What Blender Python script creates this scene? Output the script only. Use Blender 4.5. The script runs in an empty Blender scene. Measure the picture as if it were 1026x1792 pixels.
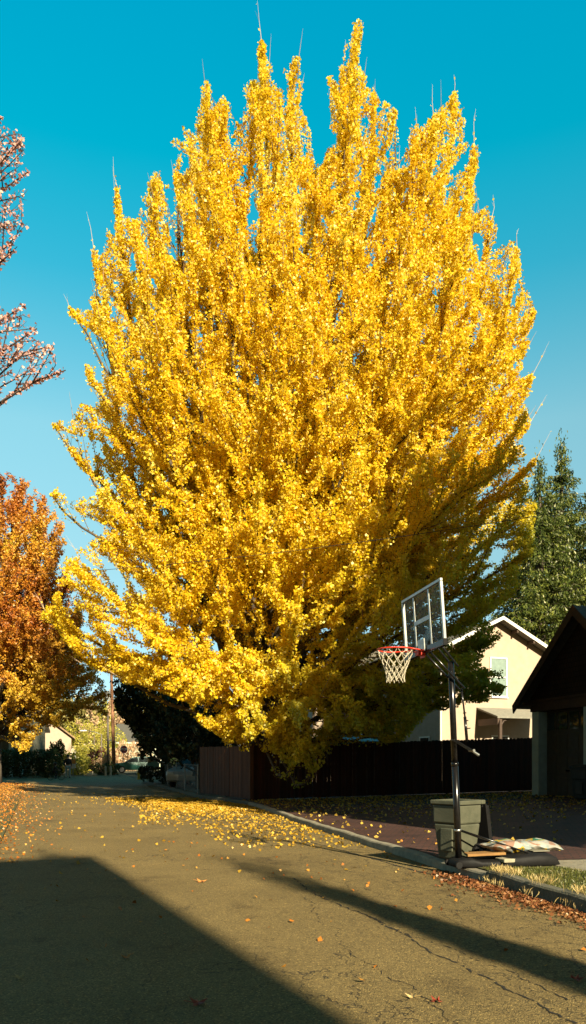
import bpy, math, random
import numpy as np
from mathutils import Vector, Matrix
random.seed(7); RNG=np.random.default_rng(11)
PI=math.pi; R=math.radians
S=bpy.context.scene; COL=S.collection
F=1300.0; H=1.5; HY=1335.0            # lens, eye height and horizon row of the photograph
def at(x,y,Y): return Vector(((x-513)/F*Y, Y, H+(HY-y)/F*Y))
def proj(p): return 513+F*p[0]/p[1], HY-F*(p[2]-H)/p[1]
# ---------------------------------------------------------------- materials
MATS={}
def nodes(m):
    m.use_nodes=True; nt=m.node_tree; nt.nodes.clear(); return nt, nt.nodes, nt.links
def mat(name,c1,c2=None,rough=.7,scale=6,bump=0,bscale=None,metal=0,stretch=(1,1,1),detail=6,spec=.4,contrast=(.35,.65),island=0):
    if name in MATS: return MATS[name]
    m=bpy.data.materials.new(name); nt,N,L=nodes(m)
    o=N.new('ShaderNodeOutputMaterial'); b=N.new('ShaderNodeBsdfPrincipled'); L.new(b.outputs[0],o.inputs[0])
    b.inputs['Roughness'].default_value=rough; b.inputs['Metallic'].default_value=metal; b.inputs['Specular IOR Level'].default_value=spec
    tc=N.new('ShaderNodeTexCoord'); mp=N.new('ShaderNodeMapping'); mp.inputs['Scale'].default_value=stretch; L.new(tc.outputs['Object'],mp.inputs[0])
    c2=c2 or tuple(x*.75 for x in c1)
    n=N.new('ShaderNodeTexNoise'); n.inputs['Scale'].default_value=scale; n.inputs['Detail'].default_value=detail; n.inputs['Roughness'].default_value=.65; L.new(mp.outputs[0],n.inputs[0])
    r=N.new('ShaderNodeValToRGB'); r.color_ramp.elements[0].position=contrast[0]; r.color_ramp.elements[1].position=contrast[1]
    r.color_ramp.elements[0].color=(*c1,1); r.color_ramp.elements[1].color=(*c2,1); L.new(n.outputs[0],r.inputs[0]); L.new(r.outputs[0],b.inputs['Base Color'])
    if island:
        ge=N.new('ShaderNodeNewGeometry'); mi=N.new('ShaderNodeMapRange'); mi.inputs[3].default_value=1-island; mi.inputs[4].default_value=1+island; L.new(ge.outputs['Random Per Island'],mi.inputs[0])
        mm_=N.new('ShaderNodeMix'); mm_.data_type='RGBA'; mm_.blend_type='MULTIPLY'; mm_.inputs[0].default_value=1; L.new(r.outputs[0],mm_.inputs[6]); L.new(mi.outputs[0],mm_.inputs[7]); L.new(mm_.outputs[2],b.inputs['Base Color'])
    if bump:
        n2=N.new('ShaderNodeTexNoise'); n2.inputs['Scale'].default_value=bscale or scale*5; n2.inputs['Detail'].default_value=4; L.new(mp.outputs[0],n2.inputs[0])
        bp=N.new('ShaderNodeBump'); bp.inputs['Strength'].default_value=bump; bp.inputs['Distance'].default_value=.02; L.new(n2.outputs[0],bp.inputs['Height']); L.new(bp.outputs[0],b.inputs['Normal'])
    MATS[name]=m; return m
def leafmat(name,stops,trans=.35,nscale=.5,mixn=.5,green=None):
    """leaf colour ramp driven by a per-leaf random number and a slow noise through the crown"""
    m=bpy.data.materials.new(name); nt,N,L=nodes(m)
    o=N.new('ShaderNodeOutputMaterial'); d=N.new('ShaderNodeBsdfDiffuse'); t=N.new('ShaderNodeBsdfTranslucent'); g=N.new('ShaderNodeBsdfGlossy'); g.inputs['Roughness'].default_value=.45
    mx=N.new('ShaderNodeMixShader'); mx.inputs[0].default_value=trans; L.new(d.outputs[0],mx.inputs[1]); L.new(t.outputs[0],mx.inputs[2])
    m2=N.new('ShaderNodeMixShader'); m2.inputs[0].default_value=.05; L.new(mx.outputs[0],m2.inputs[1]); L.new(g.outputs[0],m2.inputs[2]); L.new(m2.outputs[0],o.inputs[0])
    a=N.new('ShaderNodeAttribute'); a.attribute_name='rnd'
    tc=N.new('ShaderNodeTexCoord'); n=N.new('ShaderNodeTexNoise'); n.inputs['Scale'].default_value=nscale; n.inputs['Detail'].default_value=3; L.new(tc.outputs['Object'],n.inputs[0])
    mr=N.new('ShaderNodeMapRange'); mr.inputs[1].default_value=.3; mr.inputs[2].default_value=.7; L.new(n.outputs[0],mr.inputs[0])
    mm=N.new('ShaderNodeMix'); mm.inputs[0].default_value=mixn; L.new(a.outputs['Fac'],mm.inputs[2]); L.new(mr.outputs[0],mm.inputs[3])
    r=N.new('ShaderNodeValToRGB')
    while len(r.color_ramp.elements)<len(stops): r.color_ramp.elements.new(.5)
    for e,(p,c) in zip(r.color_ramp.elements,stops): e.position=p; e.color=(*c,1)
    L.new(mm.outputs[0],r.inputs[0]); out=r.outputs[0]
    if green:   # second leaf colour blended in along one direction, broken up by noise
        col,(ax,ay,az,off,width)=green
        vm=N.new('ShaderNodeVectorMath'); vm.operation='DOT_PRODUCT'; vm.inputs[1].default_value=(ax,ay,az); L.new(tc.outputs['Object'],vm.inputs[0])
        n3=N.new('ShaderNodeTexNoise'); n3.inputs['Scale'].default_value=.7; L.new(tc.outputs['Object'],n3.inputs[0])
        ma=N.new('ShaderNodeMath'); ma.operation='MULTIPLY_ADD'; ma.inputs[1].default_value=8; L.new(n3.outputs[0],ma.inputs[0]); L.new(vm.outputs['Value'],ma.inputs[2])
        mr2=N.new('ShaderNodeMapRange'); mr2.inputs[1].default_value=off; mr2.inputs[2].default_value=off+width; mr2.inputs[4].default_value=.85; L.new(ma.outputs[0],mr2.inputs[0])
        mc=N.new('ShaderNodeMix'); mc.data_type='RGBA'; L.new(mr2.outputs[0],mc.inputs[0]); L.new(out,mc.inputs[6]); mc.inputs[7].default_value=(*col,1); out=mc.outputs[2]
    L.new(out,d.inputs[0]); L.new(out,t.inputs[0]); g.inputs[0].default_value=(.8,.75,.6,1)
    return m
# ---------------------------------------------------------------- mesh building
class MB:
    def __init__(s): s.v=[]; s.f=[]
    def add(s,v,f):
        o=len(s.v); s.v+=[tuple(p) for p in v]; s.f+=[tuple(i+o for i in q) for q in f]; return s
    def box(s,x0,x1,y0,y1,z0,z1,M=None):
        v=[Vector(p) for p in((x0,y0,z0),(x1,y0,z0),(x1,y1,z0),(x0,y1,z0),(x0,y0,z1),(x1,y0,z1),(x1,y1,z1),(x0,y1,z1))]
        if M: v=[M@p for p in v]
        return s.add(v,[(0,3,2,1),(4,5,6,7),(0,1,5,4),(1,2,6,5),(2,3,7,6),(3,0,4,7)])
    def taper(s,b,t,z0,z1):   # b,t=(x0,x1,y0,y1)
        v=[(b[0],b[2],z0),(b[1],b[2],z0),(b[1],b[3],z0),(b[0],b[3],z0),(t[0],t[2],z1),(t[1],t[2],z1),(t[1],t[3],z1),(t[0],t[3],z1)]
        return s.add(v,[(0,3,2,1),(4,5,6,7),(0,1,5,4),(1,2,6,5),(2,3,7,6),(3,0,4,7)])
    def tube(s,pts,r,n=8,cap=True):
        pts=[Vector(p) for p in pts]; k=len(pts); rr=r if hasattr(r,'__len__') else [r]*k
        v=[];f=[];prev=None
        for i,p in enumerate(pts):
            t=(pts[min(i+1,k-1)]-pts[max(i-1,0)])
            t=t.normalized() if t.length>1e-9 else Vector((0,0,1))
            if prev is None: a=t.orthogonal().normalized()
            else:
                a=prev-t*prev.dot(t); a=a.normalized() if a.length>1e-6 else t.orthogonal().normalized()
            prev=a; b=t.cross(a)
            for j in range(n):
                an=2*PI*j/n; v.append(p+(a*math.cos(an)+b*math.sin(an))*rr[i])
        for i in range(k-1):
            for j in range(n): f.append((i*n+j,i*n+(j+1)%n,(i+1)*n+(j+1)%n,(i+1)*n+j))
        if cap: f.append(tuple(range(n-1,-1,-1))); f.append(tuple((k-1)*n+j for j in range(n)))
        return s.add(v,f)
    def prism(s,poly,a,b,axis='y',M=None):   # polygon in the plane normal to axis, from a to b
        def P(u,w,h): return {'y':Vector((u,h,w)),'x':Vector((h,u,w)),'z':Vector((u,w,h))}[axis]
        n=len(poly); v=[P(u,w,a) for u,w in poly]+[P(u,w,b) for u,w in poly]
        if M: v=[M@p for p in v]
        return s.add(v,[tuple(range(n)),tuple(range(2*n-1,n-1,-1))]+[(i,i+n,(i+1)%n+n,(i+1)%n) for i in range(n)])
    def lathe(s,prof,n=20,M=None):
        v=[];f=[]
        for r,z in prof:
            for j in range(n): v.append(Vector((r*math.cos(2*PI*j/n),r*math.sin(2*PI*j/n),z)))
        if M: v=[M@p for p in v]
        for i in range(len(prof)-1):
            for j in range(n): f.append((i*n+j,i*n+(j+1)%n,(i+1)*n+(j+1)%n,(i+1)*n+j))
        f.append(tuple(range(n-1,-1,-1))); f.append(tuple((len(prof)-1)*n+j for j in range(n)))
        return s.add(v,f)
    def build(s,name,m,parent=None,bevel=0,smooth=False,loc=None):
        me=bpy.data.meshes.new(name); me.from_pydata(s.v,[],s.f); me.update(); me.materials.append(m)
        if smooth: me.shade_smooth()
        o=bpy.data.objects.new(name,me); COL.objects.link(o)
        if parent: o.parent=parent
        if loc: o.location=loc
        if bevel:
            b=o.modifiers.new('bevel','BEVEL'); b.width=bevel; b.segments=2; b.limit_method='ANGLE'
        return o
def tag(o,label=None,cat=None,group=None,kind=None):
    if label: o['label']=label
    if cat: o['category']=cat
    if group: o['group']=group
    if kind: o['kind']=kind
    return o
def thing(name,label,cat,loc=(0,0,0),rz=0,group=None):
    o=bpy.data.objects.new(name,None); COL.objects.link(o); o.location=loc; o.rotation_euler=(0,0,rz); o.empty_display_size=.2
    return tag(o,label,cat,group)
def copy_tree(o,parent=None):
    c=o.copy(); COL.objects.link(c)
    if parent: c.parent=parent
    for ch in list(o.children): copy_tree(ch,c)
    return c
def leaves_obj(name,P,size,m,parent=None,loc=(0,0,0),asp=.95,A=None,jit=1.0,Nrm=None,rnd=None,flat=0.0):
    """one small folded kite-shaped face per leaf"""
    P=np.asarray(P,dtype=np.float32)-np.asarray(loc,dtype=np.float32); n=len(P)
    size=(np.asarray(size,dtype=np.float32)*np.ones(n,dtype=np.float32))[:,None]
    a=RNG.normal(size=(n,3)).astype(np.float32)
    if flat: a[:,2]*=(1-flat)
    if A is not None: a=a*jit+np.asarray(A,dtype=np.float32)
    a/=np.linalg.norm(a,axis=1,keepdims=True)+1e-9
    c=RNG.normal(size=(n,3)).astype(np.float32)
    if flat: c[:,2]*=(1-flat)
    b=c-a*(c*a).sum(1,keepdims=True); b/=np.linalg.norm(b,axis=1,keepdims=True)+1e-9
    nn=np.cross(a,b)
    V=np.empty((n,4,3),dtype=np.float32)
    V[:,0]=P-a*size*.5; V[:,1]=P+a*size*.16+b*size*.5*asp+nn*size*.12; V[:,2]=P+a*size*.42; V[:,3]=P+a*size*.16-b*size*.5*asp+nn*size*.12
    me=bpy.data.meshes.new(name); me.vertices.add(4*n); me.loops.add(4*n); me.polygons.add(n)
    me.vertices.foreach_set('co',V.reshape(-1)); me.loops.foreach_set('vertex_index',np.arange(4*n,dtype=np.int32))
    me.polygons.foreach_set('loop_start',np.arange(n,dtype=np.int32)*4); me.update(calc_edges=True)
    at_=me.attributes.new('rnd','FLOAT','FACE'); at_.data.foreach_set('value',(RNG.random(n) if rnd is None else rnd).astype(np.float32))
    me.materials.append(m); o=bpy.data.objects.new(name,me); COL.objects.link(o)
    if parent: o.parent=parent
    return o
# ---------------------------------------------------------------- terrain heights
def lerp(pts,y):
    if y<=pts[0][1]:
        (x0,y0),(x1,y1)=pts[0],pts[1]
    elif y>=pts[-1][1]:
        (x0,y0),(x1,y1)=pts[-2],pts[-1]
    else:
        for (x0,y0),(x1,y1) in zip(pts,pts[1:]):
            if y0<=y<=y1: break
    return x0+(x1-x0)*(y-y0)/(y1-y0)
CURB=[(5.6,-4),(4.6,0.5),(3.45,5.5),(2.9,7.4),(2.40,9.2),(2.14,10.2),(1.33,13.5),(.12,18.5),(-1.15,24.6),(-1.62,26.3),(-2.5,28.3),(-3.85,30.6),(-6.7,39),(-9.3,46)]
LEFT=[(1.0,-4),(-.8,1),(-5.3,13.4),(-16.2,45)]
def zr(Y): return min(max(0,Y-28),52)*.0125
def curbx(Y): return lerp(CURB,Y)
def G(X,Y):
    z=zr(Y); d=(X-curbx(Y))*.974
    if d>0.02: z+=.11+.03*min(d,14)*(1 if Y<34 else max(.0,1-(Y-34)/12))
    return z
def sheet(name,x0f,x1f,ys,nx,zf,m,kind='structure',off=0):
    mb=MB(); v=[];f=[]
    for Y in ys:
        a,b=x0f(Y),x1f(Y)
        for i in range(nx+1):
            X=a+(b-a)*i/nx; v.append((X,Y,zf(X,Y)+off))
    w=nx+1
    for j in range(len(ys)-1):
        for i in range(nx): f.append((j*w+i,j*w+i+1,(j+1)*w+i+1,(j+1)*w+i))
    mb.add(v,f); o=mb.build(name,m,smooth=True); o['kind']=kind; return o
def ygrid(a,b,s): 
    n=max(1,int(round((b-a)/s))); return [a+(b-a)*i/n for i in range(n+1)]
# ---------------------------------------------------------------- camera, sun, sky
cd=bpy.data.cameras.new('camera'); cam=bpy.data.objects.new('camera',cd); COL.objects.link(cam); S.camera=cam
cam.location=(0,0,H); cam.rotation_euler=(PI/2,0,0); cd.sensor_fit='VERTICAL'; cd.sensor_height=36; cd.sensor_width=36; cd.lens=36*F/1792
cd.shift_y=(HY-896)/1792; cd.clip_end=3000; cd.clip_start=.05
ELEV=R(28); AZ=(.423,-.906)
sd=Vector((AZ[0]*math.cos(ELEV),AZ[1]*math.cos(ELEV),math.sin(ELEV)))
sl=bpy.data.lights.new('sun','SUN'); sl.energy=5.0; sl.angle=R(.75); sl.color=(1,.88,.62)
so=bpy.data.objects.new('sun',sl); COL.objects.link(so); so.location=sd*60; so.rotation_euler=(-sd).to_track_quat('-Z','Y').to_euler()
W=bpy.data.worlds.new('World'); S.world=W; W.use_nodes=True; wn=W.node_tree.nodes; wl=W.node_tree.links; bg=wn['Background']
sk=wn.new('ShaderNodeTexSky'); sk.sky_type='NISHITA'; sk.sun_disc=False; sk.sun_elevation=ELEV; sk.sun_rotation=R(155); sk.air_density=1.0; sk.dust_density=.6; sk.ozone_density=1.2
tint=wn.new('ShaderNodeMix'); tint.data_type='RGBA'; tint.blend_type='MULTIPLY'; tint.inputs[0].default_value=1; wl.new(sk.outputs[0],tint.inputs[6])
# the camera's rendering of the clear sky: cyan rather than violet-blue, paler towards the horizon
tg=wn.new('ShaderNodeTexCoord'); sx=wn.new('ShaderNodeSeparateXYZ'); wl.new(tg.outputs['Generated'],sx.inputs[0])
cr=wn.new('ShaderNodeValToRGB'); wl.new(sx.outputs[2],cr.inputs[0])
SKYT=[(0.0,(.27,.33,.43)),(.25,(.48,.60,.47)),(.4,(.57,.85,.63)),(.54,(.12,.88,.73)),(.63,(0,.97,.80)),(.72,(0,1,.9)),(.8,(.05,.34,.29)),(1,(.06,.11,.09))]
while len(cr.color_ramp.elements)<len(SKYT): cr.color_ramp.elements.new(.5)
for e,(p,c) in zip(cr.color_ramp.elements,SKYT): e.position=p; e.color=(*c,1)
vmu=wn.new('ShaderNodeVectorMath'); vmu.operation='SCALE'; vmu.inputs[3].default_value=2.4; wl.new(cr.outputs[0],vmu.inputs[0]); mxb=wn.new('ShaderNodeMix'); mxb.data_type='RGBA'; mrb=wn.new('ShaderNodeMapRange'); mrb.inputs[1].default_value=.05; mrb.inputs[2].default_value=-.6; wl.new(sx.outputs[1],mrb.inputs[0]); wl.new(mrb.outputs[0],mxb.inputs[0])
wl.new(vmu.outputs[0],mxb.inputs[6]); mxb.inputs[7].default_value=(.22,.20,.14,1); wl.new(mxb.outputs[2],tint.inputs[7]); wl.new(tint.outputs[2],bg.inputs[0]); bg.inputs[1].default_value=.05
S.view_settings.view_transform='Standard'; S.view_settings.look='None'; S.view_settings.exposure=1.32; S.view_settings.gamma=1
S.cycles.max_bounces=6; S.cycles.diffuse_bounces=3; S.cycles.transmission_bounces=6; S.cycles.transparent_max_bounces=8
S.cycles.caustics_reflective=False; S.cycles.caustics_refractive=False
DENS=124; LQ=1.0
# ================================================================ ground
asph=bpy.data.materials.new('asphalt')
def make_asphalt():
    nt,N,L=nodes(asph); o=N.new('ShaderNodeOutputMaterial'); b=N.new('ShaderNodeBsdfPrincipled'); L.new(b.outputs[0],o.inputs[0]); b.inputs['Roughness'].default_value=.85; b.inputs['Specular IOR Level'].default_value=.3
    tc=N.new('ShaderNodeTexCoord')
    def noise(s,d=5,src=None,r=.6):
        n=N.new('ShaderNodeTexNoise'); n.inputs['Scale'].default_value=s; n.inputs['Detail'].default_value=d; n.inputs['Roughness'].default_value=r; L.new(src or tc.outputs['Object'],n.inputs[0]); return n
    def ramp(src,st):
        r=N.new('ShaderNodeValToRGB')
        while len(r.color_ramp.elements)<len(st): r.color_ramp.elements.new(.5)
        for e,(p,c) in zip(r.color_ramp.elements,st): e.position=p; e.color=(*c,1)
        L.new(src,r.inputs[0]); return r
    def mix(f,a,b_,bt='MIX'):
        m=N.new('ShaderNodeMix'); m.data_type='RGBA'; m.blend_type=bt
        if isinstance(f,float): m.inputs[0].default_value=f
        else: L.new(f,m.inputs[0])
        for s,i in((a,6),(b_,7)):
            if isinstance(s,tuple): m.inputs[i].default_value=(*s,1)
            else: L.new(s,m.inputs[i])
        return m.outputs[2]
    base=ramp(noise(.5,6).outputs[0],[(.3,(.18,.126,.046)),(.7,(.25,.177,.066))])
    vo=N.new('ShaderNodeTexVoronoi'); vo.inputs['Scale'].default_value=105; L.new(tc.outputs['Object'],vo.inputs[0])   # stone chips
    sep=N.new('ShaderNodeSeparateColor'); L.new(vo.outputs['Color'],sep.inputs[0])
    chips=ramp(sep.outputs[0],[(.0,(.45,.45,.45)),(.55,(.95,.95,.95)),(.93,(1.1,1.1,1.08)),(.985,(2.0,1.95,1.8))])
    c=mix(1.0,base.outputs[0],chips.outputs[0],'MULTIPLY')
    # crazing: warped voronoi edges, only where a slow noise lets them
    wn_=noise(2.2,4); vm=N.new('ShaderNodeVectorMath'); vm.operation='MULTIPLY_ADD'; vm.inputs[1].default_value=(.7,.7,.7); L.new(wn_.outputs['Color'],vm.inputs[0]); L.new(tc.outputs['Object'],vm.inputs[2])
    v2=N.new('ShaderNodeTexVoronoi'); v2.feature='DISTANCE_TO_EDGE'; v2.inputs['Scale'].default_value=1.6; L.new(vm.outputs[0],v2.inputs[0])
    v3=N.new('ShaderNodeTexVoronoi'); v3.feature='DISTANCE_TO_EDGE'; v3.inputs['Scale'].default_value=4.3; L.new(vm.outputs[0],v3.inputs[0])
    e1=ramp(v2.outputs['Distance'],[(.004,(1,1,1)),(.013,(0,0,0))]); e2=ramp(v3.outputs['Distance'],[(.006,(1,1,1)),(.02,(0,0,0))])
    g1=ramp(noise(.33,3).outputs[0],[(.47,(0,0,0)),(.56,(1,1,1))]); sx_=N.new('ShaderNodeSeparateXYZ'); L.new(tc.outputs['Object'],sx_.inputs[0])
    # more crazing towards the right-hand kerb: x + .25 y
    ma=N.new('ShaderNodeMath'); ma.operation='MULTIPLY_ADD'; ma.inputs[1].default_value=.25; L.new(sx_.outputs[1],ma.inputs[0]); L.new(sx_.outputs[0],ma.inputs[2])
    gr=N.new('ShaderNodeMapRange'); gr.inputs[1].default_value=1.6; gr.inputs[2].default_value=3.4; L.new(ma.outputs[0],gr.inputs[0])
    gm=N.new('ShaderNodeMath'); gm.operation='MAXIMUM'; L.new(g1.outputs[0],gm.inputs[0]); L.new(gr.outputs[0],gm.inputs[1])
    k1=mix(1.0,e1.outputs[0],gm.outputs[0],'MULTIPLY'); k2=mix(1.0,e2.outputs[0],gr.outputs[0],'MULTIPLY')
    mx=N.new('ShaderNodeMath'); mx.operation='MAXIMUM'; L.new(k1,mx.inputs[0]); L.new(k2,mx.inputs[1])
    m7=N.new('ShaderNodeMath'); m7.operation='MULTIPLY'; m7.inputs[1].default_value=.75; L.new(mx.outputs[0],m7.inputs[0])
    st=ramp(noise(.75,7,None,.7).outputs[0],[(.34,(.62,.60,.58)),(.42,(.96,.96,.96)),(.60,(1,1,1)),(.70,(1.18,1.16,1.12))]); c=mix(1.0,c,st.outputs[0],'MULTIPLY')
    sp=ramp(noise(3.1,4,None,.5).outputs[0],[(.24,(.55,.53,.5)),(.30,(1,1,1))]); c=mix(1.0,c,sp.outputs[0],'MULTIPLY')
    c=mix(m7.outputs[0],c,(.02,.016,.012)); L.new(c,b.inputs['Base Color'])
    nb=noise(80,5); ad=N.new('ShaderNodeMath'); ad.operation='SUBTRACT'; L.new(nb.outputs[0],ad.inputs[0]); L.new(mx.outputs[0],ad.inputs[1])
    a2=N.new('ShaderNodeMath'); a2.operation='MULTIPLY_ADD'; a2.inputs[1].default_value=-.9; L.new(vo.outputs['Distance'],a2.inputs[0]); L.new(ad.outputs[0],a2.inputs[2])
    bp=N.new('ShaderNodeBump'); bp.inputs['Strength'].default_value=.9; bp.inputs['Distance'].default_value=.012; L.new(a2.outputs[0],bp.inputs['Height']); L.new(bp.outputs[0],b.inputs['Normal'])
make_asphalt()
M_soil=mat('soil',(.05,.045,.02),(.09,.075,.035),.95,3,.6,30)
M_lawn=mat('lawn_ground',(.05,.06,.015),(.10,.09,.03),.95,2.5,.6,40)
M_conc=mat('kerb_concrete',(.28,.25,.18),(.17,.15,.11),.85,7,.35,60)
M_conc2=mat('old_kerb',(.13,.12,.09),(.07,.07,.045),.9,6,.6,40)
M_crack=mat('tar',(.014,.012,.010),(.02,.016,.012),.9,10)
brick=bpy.data.materials.new('brick_paving')
def make_brick(m,ca,cb,mort,scale,bw,rh,rot,vscale=1.0,bump=.5,rough=.8):
    nt,N,L=nodes(m); o=N.new('ShaderNodeOutputMaterial'); b=N.new('ShaderNodeBsdfPrincipled'); L.new(b.outputs[0],o.inputs[0]); b.inputs['Roughness'].default_value=rough; b.inputs['Specular IOR Level'].default_value=.25
    tc=N.new('ShaderNodeTexCoord'); mp=N.new('ShaderNodeMapping'); mp.inputs['Rotation'].default_value=rot; L.new(tc.outputs['Object'],mp.inputs[0])
    t=N.new('ShaderNodeTexBrick'); t.inputs['Scale'].default_value=scale; t.inputs['Brick Width'].default_value=bw; t.inputs['Row Height'].default_value=rh; t.inputs['Mortar Size'].default_value=.012; t.inputs['Color1'].default_value=(*ca,1); t.inputs['Color2'].default_value=(*cb,1); t.inputs['Mortar'].default_value=(*mort,1); L.new(mp.outputs[0],t.inputs[0])
    n=N.new('ShaderNodeTexNoise'); n.inputs['Scale'].default_value=1.2; n.inputs['Detail'].default_value=5; L.new(tc.outputs['Object'],n.inputs[0])
    mr=N.new('ShaderNodeMapRange'); mr.inputs[1].default_value=.3; mr.inputs[2].default_value=.7; mr.inputs[3].default_value=.6; mr.inputs[4].default_value=1.15; L.new(n.outputs[0],mr.inputs[0])
    mx=N.new('ShaderNodeMix'); mx.data_type='RGBA'; mx.blend_type='MULTIPLY'; mx.inputs[0].default_value=1; L.new(t.outputs['Color'],mx.inputs[6]); L.new(mr.outputs[0],mx.inputs[7]); L.new(mx.outputs[2],b.inputs['Base Color'])
    bp=N.new('ShaderNodeBump'); bp.inputs['Strength'].default_value=bump; bp.inputs['Distance'].default_value=.01; bp.invert=True; L.new(t.outputs['Fac'],bp.inputs['Height']); L.new(bp.outputs[0],b.inputs['Normal'])
make_brick(brick,(.085,.035,.026),(.06,.028,.024),(.03,.022,.018),1,.22,.11,(0,0,R(15)))

def ground_z(X,Y): return min(zr(Y),.65)
far=[-60,-30,-4]+ygrid(1,100,3)+[130,200,320,600]
sheet('ground',lambda Y:-420,lambda Y:420,far,4,ground_z,M_soil,off=-.06)
sheet('left_verge',lambda Y:-60,lambda Y:lerp(LEFT,Y),ygrid(-4,44,2),8,lambda X,Y:zr(Y),M_lawn,off=.03)
yy=ygrid(-4,10,.5)+ygrid(10.5,58,1.2)
def leftx(Y): return lerp(LEFT,Y) if Y<45 else -16.2-(Y-45)*.35
def rightx(Y): return curbx(Y) if Y<46 else -9.3-(Y-46)*.28
sheet('road',leftx,rightx,yy+ygrid(59,79,2),10,lambda X,Y:zr(Y),asph)
sheet('cross_street',lambda Y:-48,lambda Y:14,ygrid(47,55,1),12,lambda X,Y:zr(Y),asph,off=.004)
sheet('driveway',lambda Y:curbx(Y)+.17,lambda Y:curbx(Y)+26,ygrid(10.3,29,1.1),10,lambda X,Y:G(X,Y),brick)
sheet('back_yard',lambda Y:curbx(Y)+.17,lambda Y:60,ygrid(29,47,1.2),12,lambda X,Y:G(max(X,curbx(Y)+.1),Y),M_soil,off=-.004)
sheet('grass_verge',lambda Y:curbx(Y)+.15,lambda Y:curbx(Y)+1.25,ygrid(-4,9.3,.6)+[9.9],4,lambda X,Y:G(curbx(Y)+.1,Y)+.02,M_lawn)
sheet('sidewalk',lambda Y:curbx(Y)+1.25,lambda Y:curbx(Y)+2.6,ygrid(-4,10.3,.6),4,lambda X,Y:G(X,Y)-.005,M_conc)
sheet('front_yard',lambda Y:curbx(Y)+2.6,lambda Y:curbx(Y)+40,ygrid(-4,10.3,.6),4,lambda X,Y:G(X,Y)-.01,M_lawn)
# kerbs: a tall old one beside the verge, a low pale one across the driveway and up the street
def kerb(name,Y0,Y1,h,w,m,label,step=.4,ends=0,xo=0):
    ys=ygrid(Y0,Y1,step); mb=MB(); v=[];f=[]
    prof=[(0,-.08),(0.01,h-.02),(.03,h),(w-.02,h+.004),(w,h-.02),(w,-.08)]
    for Y in ys:
        wob=.008*math.sin(Y*5.1)+.006*math.sin(Y*13.7)
        for a,b in prof: v.append((curbx(Y)+a+xo+wob,Y,zr(Y)+b+wob*.6*(b>0)))
    k=len(prof)
    for j in range(len(ys)-1):
        for i in range(k-1): f.append((j*k+i,(j+1)*k+i,(j+1)*k+i+1,j*k+i+1))
    f+= [tuple(range(k)),tuple((len(ys)-1)*k+i for i in range(k-1,-1,-1))]
    mb.add(v,f); o=mb.build(name,m); return tag(o,kind='structure')
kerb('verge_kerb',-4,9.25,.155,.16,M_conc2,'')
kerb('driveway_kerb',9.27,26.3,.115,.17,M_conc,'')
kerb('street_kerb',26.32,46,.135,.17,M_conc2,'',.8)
# overlay edge of the asphalt and the long cracks: thin ragged dark lines on the road
def ragged(name,pts,w,seed,step=.06,amp=.03,z=.004,m=None,gap=0):
    rg=random.Random(seed); P=[]
    for (a,b) in zip(pts,pts[1:]):
        a=Vector(a);b=Vector(b); n=max(1,int((b-a).length/step))
        for i in range(n): P.append(a.lerp(b,i/n))
    P.append(Vector(pts[-1])); mb=MB(); v=[];f=[]; off=0
    for i,p in enumerate(P):
        t=(P[min(i+1,len(P)-1)]-P[max(i-1,0)]).normalized(); nn=Vector((-t.y,t.x)); off=off*.85+rg.uniform(-1,1)*amp
        ww=w*max(0.1,rg.uniform(.2,1.2)); 
        for s in(-1,1):
            q=p+nn*(off+s*ww*.5); v.append((q.x,q.y,zr(q.y)+z))
    for i in range(len(P)-1):
        if gap and rg.random()<gap: continue
        f.append((2*i,2*i+1,2*i+3,2*i+2))
    mb.add(v,f); return tag(mb.build(name,m or M_crack),kind='structure')
def g2(x,y): Y=F*H/(y-HY); return ((x-513)/F*Y,Y)
ragged('asphalt_seam',[g2(*p) for p in((190,1399),(255,1409),(330,1425),(420,1441),(500,1461),(560,1478),(640,1500),(700,1516),(765,1533),(800,1545))],.05,3,amp=.012)
ragged('asphalt_crack',[g2(*p) for p in((512,1537),(545,1560),(600,1585),(655,1608),(705,1637),(760,1665),(830,1705),(900,1738),(960,1770),(1010,1792))],.022,5,.035,.018,gap=.12)
ragged('asphalt_crack',[g2(*p) for p in((640,1600),(700,1632),(760,1650),(830,1678),(900,1705),(1000,1750))],.012,6,.035,.02,gap=.3)
ragged('asphalt_crack',[g2(*p) for p in((540,1560),(560,1600),(620,1680),(700,1720),(780,1790))],.008,8,.035,.03,gap=.3)
ragged('asphalt_crack',[g2(*p) for p in((215,1788),(238,1745),(255,1715),(262,1690),(330,1660),(400,1650))],.007,9,.03,.02,gap=.35)
ragged('asphalt_crack',[g2(*p) for p in((290,1792),(300,1760),(290,1725),(255,1715))],.006,10,.03,.02,gap=.35)
# ---------------------------------------------------------------- fallen leaves
LM_y=leafmat('fallen_yellow_leaf',[(0,(.30,.15,.015)),(.5,(.48,.28,.02)),(1,(.56,.38,.07))],.1,2)
LM_o=leafmat('fallen_orange_leaf',[(0,(.22,.06,.015)),(.4,(.46,.15,.02)),(.75,(.56,.28,.04)),(1,(.52,.36,.14))],.1,2)
LM_b=leafmat('fallen_brown_leaf',[(0,(.06,.02,.01)),(.35,(.15,.05,.02)),(.7,(.26,.11,.04)),(1,(.45,.28,.11))],.1,2)
LM_sh=leafmat('driveway_leaf',[(0,(.28,.17,.03)),(.6,(.52,.34,.05)),(1,(.7,.5,.12))],.1,2)
def scatter(name,n,fn,size,m,dz=.012,zf=None):
    P=[];s=[]
    while len(P)<n:
        q=fn()
        if q is None: continue
        X,Y=q; z=(zf or G)(X,Y); P.append((X,Y,z+dz+random.random()*.012)); s.append(size*random.uniform(.6,1.3))
    o=leaves_obj(name,P,np.array(s),m,flat=.6); return tag(o,kind='stuff')
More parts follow.
